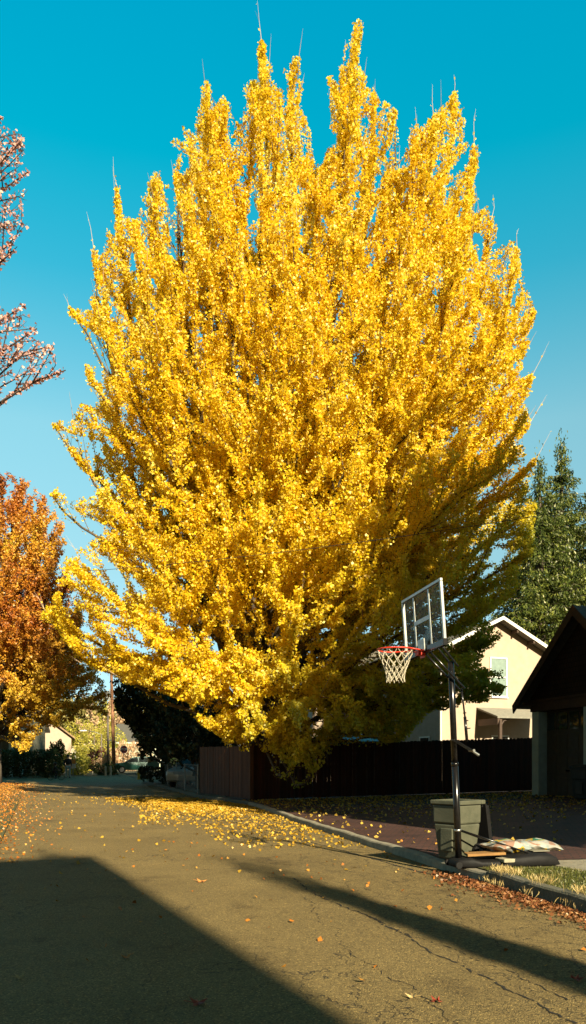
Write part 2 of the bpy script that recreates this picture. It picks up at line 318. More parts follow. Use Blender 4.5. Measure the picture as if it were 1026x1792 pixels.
def f_carpet():   # thick drift between the overlay edge and the kerb, thinning towards the camera
    Y=random.uniform(13,31)**1; u=random.random()**1.2*2.6
    if random.random()> min(1,(Y-10)/13): return None
    return curbx(Y)-.03-u*(1 if Y<18 else 1.5), Y
scatter('yellow_leaf_drift',4600,f_carpet,.065,LM_y)
def f_carp2():
    Y=random.gauss(26.8,2.0); X=random.gauss(curbx(Y)-1.9,.35+.09*max(0,Y-20))
    return (X,Y) if X<curbx(Y) else None
scatter('yellow_leaf_carpet',6500,f_carp2,.068,LM_y)
def f_road():
    Y=random.uniform(9,36); a=leftx(Y)+.1; b=curbx(Y)
    if random.random()>((Y-5)/31)**1.1: return None
    return random.uniform(a,b),Y
scatter('scattered_road_leaves',520,f_road,.062,LM_y)
scatter('scattered_brown_leaves',130,lambda:(random.uniform(-3,3.4),random.uniform(5,14)) ,.048,LM_o,zf=lambda X,Y:zr(Y) if X<curbx(Y) else .14)
def f_left():
    Y=random.uniform(11,46); X=lerp(LEFT,Y)+random.gauss(-1.0,.8); return X,Y
scatter('orange_leaf_litter',11000,f_left,.048,LM_o,zf=lambda X,Y:zr(Y)+(.03 if X<lerp(LEFT,Y) else 0))
def f_gut():
    Y=random.uniform(4,10.2); u=abs(random.gauss(0,.22)); 
    if Y>9.4 and random.random()<.5: return None
    return curbx(Y)-.02-u, Y
scatter('gutter_leaf_litter',3600,f_gut,.042,LM_b)
def f_dr():
    Y=random.uniform(10.5,27.3); X=curbx(Y)+.2+random.random()*12
    if random.random()>((Y-8)/19)**3+.015: return None
    return (X,Y)
scatter('driveway_leaves',5200,f_dr,.075,LM_sh)
# grass blades on the verge
GM=leafmat('grass_blade',[(0,(.05,.07,.012)),(.5,(.10,.11,.02)),(1,(.22,.16,.05))],.25,3)
P=[];A=[]
for i in range(15000):
    Y=random.uniform(4,9.6); X=curbx(Y)+.14+random.random()*1.12; P.append((X,Y,G(curbx(Y)+.1,Y)+.035)); A.append((random.gauss(0,.4),random.gauss(0,.4),1.2))
tag(leaves_obj('grass',P,np.array([random.uniform(.03,.085) for _ in P]),GM,asp=.12,A=np.array(A),jit=.25),kind='stuff')
P=[];A=[]
for i in range(420):
    X,Y=at(random.choice([900,905,930,1000,1010])+random.gauss(0,8),1560,8.1)[0:2]; Y=random.choice([8.3,8.9,7.6,9.1])+random.gauss(0,.1); X=curbx(Y)+random.uniform(-.06,.25); P.append((X,Y,zr(Y)+.06 if X<curbx(Y) else .2)); A.append((random.gauss(0,.5),random.gauss(0,.5),1.2))
tag(leaves_obj('dry_grass_tufts',P,np.array([random.uniform(.08,.17) for _ in P]),leafmat('dry_grass',[(0,(.35,.25,.08)),(1,(.6,.45,.2))],.2),asp=.05,A=np.array(A),jit=.25),kind='stuff')
# a few single leaves one can pick out on the road
def maple(name,px_,py_,m,sz,label,rz):
    X,Y=g2(px_,py_); mb=MB(); v=[(0,0,.012)]; n=10
    for i in range(n):
        a=2*PI*i/n; r=sz*(.5 if i%2==0 else .24)*(1.15 if i==0 else 1); v.append((r*math.cos(a),r*math.sin(a),.004+.03*(i%4==0)))
    mb.add(v,[(0,1+i,1+(i+1)%n) for i in range(n)]); mb.tube([(-sz*.2,0,.01),(-sz*.75,.02,.02)],.002,4)
    o=mb.build(name,m,loc=(X,Y,zr(Y)+.006)); o.rotation_euler=(.15,.1,rz); tag(o,label,'leaf'); return o
MR=mat('red_leaf',(.32,.05,.02),(.20,.03,.015),.6,9); MO=mat('orange_leaf',(.5,.2,.04),(.38,.13,.03),.6,9); MT=mat('tan_leaf',(.45,.33,.14),(.36,.22,.08),.6,9)
maple('maple_leaf',346,1758,MR,.12,'large red maple leaf on the shaded asphalt at the bottom of the picture',.6)
maple('maple_leaf',764,1755,MR,.085,'small red maple leaf on the sunlit asphalt near the bottom right',2.2)
maple('maple_leaf',34,1713,MT,.085,'tan maple leaf lying in the shade at the lower left edge',1.2)
maple('maple_leaf',352,1544,MO,.13,'curled orange maple leaf on the sunlit road above the big shadow edge',.3)
maple('maple_leaf',222,1678,MO,.085,'orange maple leaf on the shaded road in the lower left',4.2)
maple('maple_leaf',1008,1716,MR,.11,'red maple leaf on the road at the right edge beyond the kerb litter',1.0)
maple('maple_leaf',722,1748,MT,.085,'pale tan leaf on the sunlit asphalt left of the small red one',2.9)
# ================================================================ trees
def bez(a,b,c,n):
    t=np.linspace(0,1,n)[:,None]; a,b,c=map(np.array,(a,b,c)); return a*(1-t)**2+2*b*t*(1-t)+c*t*t
def inpoly(x,y,poly):
    c=False; j=len(poly)-1
    for i in range(len(poly)):
        xi,yi=poly[i]; xj,yj=poly[j]
        if (yi>y)!=(yj>y) and x<(xj-xi)*(y-yi)/(yj-yi)+xi: c=not c
        j=i
    return c
def unit(v): return v/(np.linalg.norm(v)+1e-9)
def along(C,s0,s1,n):
    """n random points on the polyline C between fractions s0 and s1"""
    u=(s0+(s1-s0)*RNG.random(n))*(len(C)-1); i=np.minimum(u.astype(int),len(C)-2); f=(u-i)[:,None]; return C[i]*(1-f)+C[i+1]*f
bark=mat('grey_bark',(.11,.085,.06),(.055,.042,.03),.9,3,.8,14,stretch=(3,3,.6))
twig=mat('twig_bark',(.16,.11,.07),(.09,.06,.04),.9,6)
paletwig=mat('pale_shoot',(.50,.38,.26),(.38,.27,.18),.8,6)
def grow(root,rx,leaders,seg_sec=.55,seg_ter=.45,sec_len=(1.2,3.6),ter_len=(.4,1.2),dens=60,rad=.13,lsize=.12,outline=None,up=.15,rings=True,droopz=6,skip=None,shoot=0,r0=.15,secstart=.15,angle=(30,58),leaderleaf=.45,thin=1.0):
    """leaders: list of (curve Nx3 world, base radius). returns leaf points, leaf out-directions; adds wood to three mesh builders"""
    wood=MB(); tw=MB(); sh=MB(); LP=[]; LD=[]
    def ok(p): 
        if outline is None: return True
        x,y=proj(p); return inpoly(x,y,outline)
    def put(C,n,s0=0,r=rad):
        if n<1: return
        Q=along(C,s0,1,n); D=RNG.normal(size=(n,3)); D/=np.linalg.norm(D,axis=1,keepdims=True); rr=r*np.sqrt(RNG.random(n))[:,None]*1.15
        LP.append(Q+D*rr); LD.append(D)
    for C,rb in leaders:
        if outline is not None:
            kk=len(C)
            while kk>4 and not ok(C[kk-1]): kk-=1
            C=C[:kk]
        k=len(C); L=np.linalg.norm(np.diff(C,axis=0),axis=1).sum()
        wood.tube(C,[rb*(1-i/(k-1))**.8+.012 for i in range(k)],7,False)
        put(C,int(L*(1-leaderleaf)*dens*1.3),leaderleaf); put(C,int(L*.3*dens*.8),.2); put(C,int(L*.12*dens*1.6),.85)
        if shoot and random.random()<shoot:
            d=unit(C[-1]-C[-3]); d=unit(d+np.array([random.gauss(0,.1),random.gauss(0,.1),.7])); l=random.uniform(.6,1.7)
            SC=np.array([C[-1],C[-1]+d*l*.5+RNG.normal(size=3)*.07,C[-1]+d*l]); sh.tube(SC,[.013,.008,.003],4,False); put(SC,int(l*16),0,.06); sh.tube([SC[1],SC[1]+(SC[2]-SC[1])*.6+RNG.normal(size=3)*.12],[.007,.002],3,False)
        s=secstart*L
        while s<L*.97:
            s+=seg_sec*random.uniform(.6,1.4); f=min(s/L,.985); u=f*(k-1); i=int(u); p=C[i]*(1-(u-i))+C[min(i+1,k-1)]*(u-i)
            T=unit(C[min(i+1,k-1)]-C[max(i-1,0)]); q=RNG.normal(size=3); out=np.array([p[0]-rx[0],p[1]-rx[1],0]); q=q+unit(out)*.5; q=unit(q-T*q.dot(T))
            a=R(random.uniform(*angle)); d=unit(T*math.cos(a)+q*math.sin(a)); a=a*(1-.35*f); d=unit(T*math.cos(a)+q*math.sin(a)); l=sec_len[0]*random.uniform(.7,1.3)+(sec_len[1]-sec_len[0])*(1-f)**.8*random.uniform(.5,1.1)
            bend=up if p[2]>droopz else -up*.8
            if skip and skip(p): continue
            for _ in range(5):
                e=p+d*l+np.array([0,0,bend*l])
                if ok(e): break
                l*=.68
            else: continue
            if l<.35: continue
            B=bez(p,p+d*l*.55,e,6); tw.tube(B,[max(.007,.03*(l/3)*(1-j/5)+.007) for j in range(6)],4,False)
            put(B,int(l*dens*.85*thin),.2)
            if shoot and random.random()<shoot*.2 and p[2]>12:
                dd=unit(d+np.array([0,0,1.3])); l2=random.uniform(.5,1.3); sh.tube([e,e+dd*l2*.5,e+dd*l2],[.014,.009,.003],3,False)
            t=.15*l
            while t<l*.95:
                t+=seg_ter*random.uniform(.6,1.4); g=min(t/l,.97); u=g*5; i=int(u); p2=B[i]*(1-(u-i))+B[min(i+1,5)]*(u-i)
                T2=unit(B[min(i+1,5)]-B[max(i-1,0)]); q=RNG.normal(size=3); q=unit(q-T2*q.dot(T2)); a=R(random.uniform(28,60)); d2=unit(T2*math.cos(a)+q*math.sin(a)); l2=random.uniform(*ter_len)*(1.2-g*.6)
                e2=p2+d2*l2+np.array([0,0,bend*l2])
                if not ok(e2):
                    l2*=.5; e2=p2+d2*l2
                    if not ok(e2): continue
                B2=bez(p2,(p2+e2)/2+np.array([0,0,-.03]),e2,4); tw.tube(B2,[.009,.007,.005,.003],3,False)
                put(B2,int(l2*dens*thin),.1)
    return wood,tw,sh,np.concatenate(LP),np.concatenate(LD)
# ---- the ginkgo
BX,BY,BZ=-1.32,29.0,.25
OUT=[(455,60),(470,90),(487,130),(500,97),(525,98),(530,140),(528,190),(542,215),(552,290),(566,285),(580,200),(570,115),(600,85),(622,20),(636,40),(628,110),(650,150),(668,175),(695,190),(686,250),(692,300),(706,290),(722,195),(745,215),(775,185),(800,150),(812,205),(832,235),(840,270),(830,320),(836,345),(826,375),(853,360),(870,395),(868,430),(893,415),(912,440),(912,480),(930,520),(940,548),(926,590),(934,660),(925,700),(930,745),(905,775),(942,800),(930,850),(940,885),(935,935),(940,960),(920,990),(905,1040),(870,1060),(850,1085),(880,1110),(870,1150),(890,1200),(872,1225),(800,1235),(760,1240),(712,1295),(675,1300),(650,1290),(600,1290),(560,1345),(545,1350),(530,1330),(510,1345),(470,1310),(465,1270),(440,1300),(400,1300),(370,1278),(345,1265),(330,1232),(290,1215),(250,1200),(215,1195),(190,1178),(160,1170),(120,1130),(95,1095),(70,1078),(100,1030),(95,1000),(130,960),(170,940),(200,925),(150,905),(85,865),(100,855),(160,870),(185,850),(140,820),(118,785),(135,780),(165,800),(185,775),(95,750),(88,738),(130,735),(140,705),(185,700),(150,665),(148,632),(170,640),(195,660),(190,600),(120,550),(122,535),(165,545),(150,515),(175,520),(165,480),(158,430),(170,425),(185,450),(178,395),(190,400),(205,420),(195,370),(203,315),(218,375),(240,385),(262,300),(282,300),(292,370),(300,450),(322,450),(322,400),(304,320),(300,225),(320,240),(318,160),(335,155),(350,185),(355,140),(370,142),(365,200),(392,165),(400,180),(410,220),(432,180),(425,150),(448,135),(450,95)]
def leader(tx,ty,tz,z0,spread=.75,rise=.32,n=16,j=.25):
    a=np.array([BX+.25*random.uniform(-1,1),BY+.25*random.uniform(-1,1),z0]); c=np.array([tx,ty,tz]); b=np.array([a[0]+(tx-a[0])*spread,a[1]+(ty-a[1])*spread,z0+(tz-z0)*rise])
    C=bez(a,b,c,n); C[1:-1]+=RNG.normal(size=(n-2,3))*j*.3; return C
LEAD=[]
def tip(x,y,Y,z0,spread=.8,rise=.3): 
    p=at(x,y,Y); LEAD.append((leader(p.x,p.y,p.z,z0,spread,rise),.04+.0065*(p.z-z0)))
for x,y,Y in((458,72,29),(515,105,28.5),(622,45,29.5),(600,120,28),(350,160,28),(365,150,30),(392,185,27),(430,180,27.5),(690,200,28.5),(655,185,30),(795,165,29),(760,220,28),(830,255,29.5),(725,240,27),(860,385,29),(905,435,28.5),(205,325,29),(270,312,30),(240,390,27.5),(165,440,29),(310,300,27.5),(300,240,29.5),(560,240,27.5),(540,200,30.5),(480,240,26.5),(640,280,26.5),(740,330,26),(400,330,26),(330,420,25.5),(520,400,25),(620,430,24.8),(700,470,24.8),(430,480,24.8),(800,430,26.5)):
    tip(x,y,Y,random.uniform(2.5,6))
for x,y,Y in((470,160,32),(600,180,33),(700,300,33),(350,320,33),(800,350,32),(550,330,35),(250,480,33),(850,560,33)): tip(x,y,Y,random.uniform(3,7))
low=[(122,542,28),(150,640,27.5),(93,743,29),(120,785,27),(88,863,28),(120,965,27),(80,1070,27),(95,1090,28.5),(125,1130,26.5),(180,1170,27.5),(230,1195,26),(935,545,29),(930,660,28),(925,745,28.5),(938,805,27.5),(938,885,28),(935,955,28.5),(900,1040,27.5),(865,1055,26),(870,1115,26),(880,1205,25.8),(845,1225,25),(800,1230,24.5),(705,1290,24.3),(640,1290,24),(550,1345,23.6),(515,1340,24),(470,1300,24.2),(420,1295,25),(385,1285,25.5),(340,1255,25.8),(300,1210,26.5),
 (200,620,25.5),(300,650,24),(420,700,23.3),(540,680,22.8),(660,700,22.8),(780,650,24),(860,600,26),(220,900,24.5),(330,880,23),(450,930,22.3),(570,900,22),(690,900,22.3),(800,860,23.5),(880,800,25.5),(180,1030,25),(290,1050,23.5),(400,1100,22.6),(520,1080,22),(640,1080,22),(750,1040,22.8),(840,1000,24.3),(350,1180,23.6),(450,1220,23),(560,1220,22.6),(660,1200,23),(760,1170,23.6),(300,540,25.5),(500,560,23.6),(620,560,23.4),(720,580,24),
 (450,800,35.5),(650,800,36),(850,800,34),(600,1000,36),(820,980,34.5),(880,880,32),(500,600,35),(700,600,35)]
for x,y,Y in low:
    p=at(x,y,Y); z0=max(2.4,min(14,p.z*.62-1.0)) if p.z>4 else random.uniform(3,4.5)
    rise=.35 if p.z>5 else 1.6
    LEAD.append((leader(p.x,p.y,p.z,z0,.6,rise,12),.05+.006*abs(p.z-z0)+.004*abs(p.x-BX)))
trunk=MB(); TC=np.array([(BX,BY,0),(BX+.02,BY,1.2),(BX-.05,BY,3),(BX+.1,BY,6),(BX+.25,BY,10),(BX+.3,BY,15),(BX+.2,BY,21)]); trunk.tube(TC,[.62,.5,.45,.38,.28,.17,.05],14)
def gaps(p):   # a few holes where the sky shows
    x,y=proj(p)
    for gx,gy,r in((455,720,38),(520,745,25),(370,640,38),(590,1170,26),(330,560,22),(600,1110,22),(385,850,30),(250,760,22),(210,1150,20),(300,1100,18),(430,1140,34),(445,1190,30),(600,1150,26),(700,700,16),(300,640,24),(255,830,30),(330,850,26),(240,960,26),(350,980,28),(180,1060,22),(290,1030,26),(150,1000,20),(250,1130,24),(260,330,22),(230,420,20),(290,500,22),(330,730,24),(210,700,20),(640,300,16),(560,300,18),(430,780,26),(560,1190,22),(740,1110,25)):
        if (x-gx)**2+(y-gy)**2<r*r and random.random()<.7: return True
    return False
wood,tw,sh,LP,LD=grow(None,(BX+1,BY),LEAD,seg_sec=.54,seg_ter=.44,sec_len=(1.5,3.4),ter_len=(.45,1.2),dens=DENS,rad=.135,lsize=.12,outline=OUT,up=.24,droopz=5.0,skip=gaps,shoot=.55)
PX=513+F*LP[:,0]/LP[:,1]; PY=HY-F*(LP[:,2]-H)/LP[:,1]; keep=np.zeros(len(LP),bool); j=len(OUT)-1
for i in range(len(OUT)):
    (xi,yi),(xj,yj)=OUT[i],OUT[j]; j=i
    if yi!=yj: keep^=((yi>PY)!=(yj>PY))&(PX<(xj-xi)*(PY-yi)/(yj-yi)+xi)
keep|=RNG.random(len(LP))<.12; LP=LP[keep]; LD=LD[keep]
dv=LP-np.array([BX+1,BY,11]); 
print('ginkgo leaves',len(LP))
tr=thing('ginkgo_tree','huge ginkgo in full yellow leaf rising over the brown fence beside the street','tree',(BX,BY,0))
def rel(mb,o):
    mb.v=[(x-o[0],y-o[1],z-o[2]) for x,y,z in mb.v]; return mb
rel(trunk,(BX,BY,0)).build('trunk',bark,tr,smooth=True); rel(wood,(BX,BY,0)).build('limbs',bark,tr,smooth=True); rel(tw,(BX,BY,0)).build('twigs',twig,tr); tag(rel(sh,(BX,BY,0)).build('bare_shoots',paletwig,tr),kind='stuff')
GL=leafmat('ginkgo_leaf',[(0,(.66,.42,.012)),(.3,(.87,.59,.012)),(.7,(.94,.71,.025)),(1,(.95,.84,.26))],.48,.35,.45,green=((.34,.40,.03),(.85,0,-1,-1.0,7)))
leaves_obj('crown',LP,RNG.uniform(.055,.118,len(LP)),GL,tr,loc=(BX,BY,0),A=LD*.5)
# ---- a general broadleaf tree
def tree(name,label,base,tips,lm,lsize,dens,r0=.3,sec=(.8,2.4),group=None,outline=None,bk=None,z0=(1.8,4),rad=.16,up=.1,seg=(.6,.5),ter=(.4,1.0),loff=None,thin=1,lr=1.0,leaf_asp=.95,leaderleaf=.5,spread=.6,rise=.45,cat='tree',angle=(30,65),trunkh=.6):
    global BX,BY
    sx,sy=BX,BY; BX,BY=base[0],base[1]; ld=[]
    for (x,y,z) in tips: ld.append((leader(x,y,z,base[2]+random.uniform(*z0),spread,rise,10,.2),(r0*.28+.004*abs(z))*lr))
    w,t,s_,P_,D_=grow(None,(base[0],base[1]),ld,seg_sec=seg[0],seg_ter=seg[1],sec_len=sec,ter_len=ter,dens=dens,rad=rad,outline=outline,up=up,droopz=base[2]+3,secstart=.2,angle=angle,leaderleaf=leaderleaf,thin=thin)
    BX,BY=sx,sy; T=thing(name,label,cat,base,group=group); ht=max(p[2] for p in tips)
    tk=MB().tube([(base[0],base[1],base[2]-.1),(base[0]+.04,base[1],base[2]+1),(base[0],base[1]+.05,base[2]+z0[1]),(base[0]+.1,base[1],base[2]+(ht-base[2])*trunkh)],[r0*1.25,r0,r0*.8,r0*.25],10)
    rel(tk,base).build('trunk',bk or bark,T,smooth=True); rel(w,base).build('limbs',bk or bark,T,smooth=True); rel(t,base).build('twigs',bk or twig,T)
    leaves_obj('crown',P_,RNG.uniform(lsize*.7,lsize*1.25,len(P_)),lm,T,loc=base,A=D_*.5,asp=leaf_asp); print(name,len(P_)); return T
def dome(base,rx,rz,zc,n,seed,ry=None,zmin=.2):
    rg=random.Random(seed); o=[]
    for i in range(n):
        u=(i+.5)/n; ph=i*2.39996+rg.uniform(-.2,.2); c=1-(1-(-.55))*u; c=max(-1,min(1,c)); s=math.sqrt(1-c*c); k=rg.uniform(.78,1.05)
        o.append((base[0]+rx*s*math.cos(ph)*k,base[1]+(ry or rx)*s*math.sin(ph)*k,max(base[2]+zmin,zc+rz*c*k)))
    return o
MAPLE=leafmat('orange_maple_leaf',[(0,(.18,.04,.012)),(.3,(.46,.14,.018)),(.6,(.64,.30,.03)),(.85,(.70,.42,.03)),(1,(.42,.36,.04))],.3,.4,.75,green=((.70,.46,.04),(0,0,-1,-4.2,3.5)))
OUT2=[(-80,800),(-20,825),(30,830),(60,850),(88,880),(120,930),(112,985),(140,1050),(150,1130),(180,1190),(192,1215),(188,1250),(160,1262),(120,1268),(85,1275),(60,1290),(48,1315),(38,1320),(32,1285),(0,1290),(-80,1290),(-200,1290),(-260,1000),(-200,850)]
b=(-18.0,45.0,.2)
tree('maple_tree','dense orange and rust autumn maple at the left edge over the hedge','x' and b,dome(b,6.6,8.3,9.6,46,3)+[tuple(at(x,y,Y)) for x,y,Y in((185,1210,44),(180,1240,43),(150,1190,42),(160,1150,45),(120,1230,41),(130,1080,44),(100,950,45),(60,1200,40.5),(90,1130,41),(40,1090,40),(20,1230,40),(40,1310,41.5),(45,1295,42),(30,900,43),(70,880,44),(92,935,45),(5,835,45),(35,850,44.5),(60,980,42),(10,1000,40),(-30,860,42),(40,845,46))],MAPLE,.12,70*LQ,.30,(1.2,3.0),outline=OUT2,z0=(2.6,5))
PINK=leafmat('pink_brown_leaf',[(0,(.50,.22,.18)),(.5,(.72,.38,.31)),(1,(.80,.56,.46))],.35,.6,.5)
OUT3=[(-700,150),(0,195),(10,215),(45,235),(50,300),(52,365),(75,378),(60,390),(35,400),(40,430),(15,470),(-40,485),(-40,525),(28,535),(40,525),(65,560),(70,600),(95,595),(100,625),(118,650),(110,665),(60,670),(30,690),(0,690),(-700,700)]
b=(-10.2,17.0,.05); 
tree('bare_tree','sparse tree with thin twigs and pink leaves reaching in at the upper left edge',b,[tuple(at(x,y,Y)) for x,y,Y in((5,205,17),(40,245,16.5),(50,300,17),(72,376,16),(20,440,16.5),(28,480,17),(45,535,17.5),(65,575,16),(92,605,16.5),(115,648,16),(85,660,17),(20,690,17),(-80,150,18),(-150,200,17),(-200,300,16),(-300,400,17),(-250,600,18),(-60,280,19),(-100,450,15),(-120,650,18))],PINK,.075,19,.05,(.7,1.9),outline=OUT3,bk=mat('dark_twig',(.07,.05,.04),(.045,.035,.03),.9,8),z0=(2.5,5),rad=.06,seg=(.4,.35),ter=(.3,.8),lr=.5,leaderleaf=.7,up=.05,rise=.85,spread=.35,angle=(35,75))
DARK=leafmat('dark_leaf',[(0,(.010,.020,.008)),(.6,(.022,.036,.012)),(1,(.045,.055,.018))],.15,.6,.5)
b=(-7.6,45.5,.3)
OUT4=[(200,1150),(350,1150),(480,1200),(480,1375),(250,1372),(242,1350),(246,1320),(240,1290),(222,1262),(200,1235),(205,1212),(196,1190)]
tree('dark_tree','dark leafy evergreen tree hanging low over the chain link fence beyond the ginkgo',b,dome(b,3.9,3.6,4.1,30,5)+[tuple(at(x,y,Y)) for x,y,Y in((200,1215,45),(205,1240,44),(215,1190,46),(245,1350,45),(250,1300,43),(320,1330,43),(300,1200,44),(260,1190,45),(285,1360,43))],DARK,.2,40*LQ,.25,(.8,2.0),outline=OUT4,z0=(.8,2.5),rad=.2,ter=(.4,.9))
b=(-4.6,36.0,.3)
tree('dark_shrub_tree','dark bushy tree behind the short fence run, under the ginkgo limbs',b,dome(b,2.3,2.6,2.9,18,8),DARK,.17,36*LQ,.15,(.6,1.5),z0=(.5,1.5),rad=.17)
# ---- conifers
def conifer(name,label,base,Ht,rad,lm,seed,group=None,dens=46,step=.5,bare=1.5,lsz=.27):
    rg=random.Random(seed); br=MB(); P_=[];A_=[]
    z=bare; k=0
    while z<Ht-.3:
        f=1-(z-bare)/(Ht-bare); Rm=rad*f**.8+.15; nb=6 if f>.15 else 4
        for i in range(nb):
            a=k*1.1+i*2*PI/nb+rg.uniform(-.3,.3); L_=Rm*rg.uniform(.72,1.12); d=np.array([math.cos(a),math.sin(a),0])
            p0=np.array([base[0],base[1],base[2]+z+rg.uniform(-.2,.2)]); p1=p0+d*L_*.55+np.array([0,0,-.10*L_]); p2=p0+d*L_+np.array([0,0,.02*L_-.25*min(1,L_/3)])
            C=bez(p0,p1,p2,7); br.tube(C,[.05*f+.015]*2+[.04*f+.01]*3+[.01]*2,4,False)
            n=int(L_*dens); u=RNG.random(n)**.7; Q=along(C,.12,1,n); side=np.array([-d[1],d[0],0]); w=(RNG.random(n)-.5)*min(1.5,.5*L_+.2)*(1.1-.5*u)
            Q=Q+side*w[:,None]; Q[:,2]-=RNG.random(n)*.42+abs(w)*.25; P_.append(Q)
            A_.append(np.stack([side[0]*np.sign(w)*.5+d[0]*.4,side[1]*np.sign(w)*.5+d[1]*.4,-.75*np.ones(n)],1))
        z+=step*rg.uniform(.75,1.3)*(.7+.3*f+.2); k+=1
    T=thing(name,label,'tree',base,group=group)
    n=400; Q=np.array([base[0],base[1],base[2]+Ht])+RNG.normal(size=(n,3))*np.array([.18,.18,.6]); P_.append(Q); A_.append(np.tile([0,0,.8],(n,1)))
    rel(MB().tube([(base[0],base[1],base[2]-.1),(base[0],base[1],base[2]+Ht*.5),(base[0],base[1],base[2]+Ht)],[rad*.09,rad*.055,.02],9),base).build('trunk',bark,T,smooth=True)
    rel(br,base).build('branches',bark,T); P_=np.concatenate(P_);A_=np.concatenate(A_); leaves_obj('crown',P_,RNG.uniform(lsz*.6,lsz*1.2,len(P_)),lm,T,loc=base,asp=.3,A=A_,jit=.35); print(name,len(P_)); return T
SPR=leafmat('spruce_needle',[(0,(.022,.042,.010)),(.5,(.065,.095,.016)),(1,(.30,.31,.045))],.3,.6,.5)
conifer('spruce_tree','tall green spruce catching the sun behind the dark garage, tallest at the right edge',(17.0,47,.5),20.4,7.8,SPR,4,dens=95)
conifer('spruce_tree','shaded darker spruce between the ginkgo and the sunlit spruce',(14.8,44.5,.5),18.2,6.2,SPR,6,dens=80)
conifer('spruce_tree','far spruce mostly cut off by the right edge of the picture',(20.2,48.5,.5),20.0,7.0,SPR,7,dens=70)
# unseen trees and houses added to throw the shade on the drive, the fence and the low crown
def pt(p,t): return (p*.906-t*.423, p*.423+t*.906)
X_,Y_=pt(16.6,4); tree('shade_caster_oak','big broad dark oak added unseen beside the camera to cast shade',(X_,Y_,0),dome((X_,Y_,0),4.6,6.0,14.9,50,31),DARK,.34,26,.4,(1.0,2.8),z0=(3,7),rad=.3)
X_,Y_=pt(11.7,3); tree('shade_caster_oak','smaller round dark oak added unseen beside the camera to cast shade',(X_,Y_,0),dome((X_,Y_,0),2.9,3.8,10.8,28,33),DARK,.30,26,.3,(.8,2.0),z0=(2,5),rad=.28)
for (p,t,h,r,sd_) in((4.02,-6,7.9,.34,21),(1.55,-6.5,9.4,.3,22)):  # unseen evergreens added to cast the narrow shadow band on the road
    X_,Y_=pt(p,t); conifer('shade_caster_evergreen','narrow columnar evergreen, the %s of two added unseen behind the camera to cast shadow'%('shorter' if h<9 else 'taller'),(X_,Y_,0),h,r,DARK,sd_,dens=170,step=.16,bare=.1,lsz=.2)
# ================================================================ fence
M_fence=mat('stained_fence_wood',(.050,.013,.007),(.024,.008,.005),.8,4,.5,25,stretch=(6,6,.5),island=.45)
M_fence_lit=mat('stained_fence_wood_lit',(.11,.045,.024),(.06,.024,.014),.8,4,.5,25,stretch=(6,6,.5),island=.4)  # lit copy of the fence wood, sunlight put into its lighter colour
def fence(name,label,A,B,h,m,pw=.14,dog=True,posts=2.4,flip=1):
    ax,ay=A; bx,by=B; L=math.hypot(bx-ax,by-ay); a=math.atan2(by-ay,bx-ax); T=thing(name,label,'fence',(ax,ay,0),a); rg=random.Random(len(label))
    def gz(s): return G(ax+(bx-ax)*s/L,ay+(by-ay)*s/L)
    mb=MB(); s=0
    while s<L-.02:
        w=min(pw,L-s)-rg.uniform(.002,.006); zb=gz(s)+.03; zt=zb+h+rg.uniform(-.012,.012); c=.032; o=rg.uniform(-.008,.008); y0=-.012+o; y1=.010+o
        poly=[(s,zb),(s+w,zb),(s+w,zt-c),(s+w-c*.5,zt-.008),(s+w/2,zt),(s+c*.5,zt-.008),(s,zt-c)] if dog else [(s,zb),(s+w,zb),(s+w,zt),(s,zt)]
        mb.prism(poly,y0*flip,y1*flip,'y'); s+=pw
    mb.build('boards',m,T)
    for q in(.35,h*.55,h-.3): MB().add([(0,.016*flip,gz(0)+q),(L,.016*flip,gz(L)+q),(L,.056*flip,gz(L)+q),(0,.056*flip,gz(0)+q),(0,.016*flip,gz(0)+q+.09),(L,.016*flip,gz(L)+q+.09),(L,.056*flip,gz(L)+q+.09),(0,.056*flip,gz(0)+q+.09)],[(0,3,2,1),(4,5,6,7),(0,1,5,4),(1,2,6,5),(2,3,7,6),(3,0,4,7)]).build('rail',m,T)
    n=max(1,round(L/posts))
    for i in range(n+1):
        s=min(max(L*i/n,.06),L-.06); MB().box(s-.05,s+.05,.058*flip,.158*flip,gz(s)-.1,gz(s)+h-.06).build('post',m,T)
    return T
FC=(-1.43,27.3)
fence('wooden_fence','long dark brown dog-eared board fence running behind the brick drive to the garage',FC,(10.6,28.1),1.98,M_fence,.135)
fence('wooden_fence','short brown board fence running along the street left of its corner with the long run',(-4.0,32.0),(-1.47,27.36),1.98,M_fence_lit,.15)
o=MB().box(-.07,.07,-.07,.07,-.1,2.08).build('fence_post',M_fence_lit,loc=(-1.5,27.2,G(-1.2,27.2)),bevel=.008); tag(o,'square brown corner post where the two fence runs meet','post')
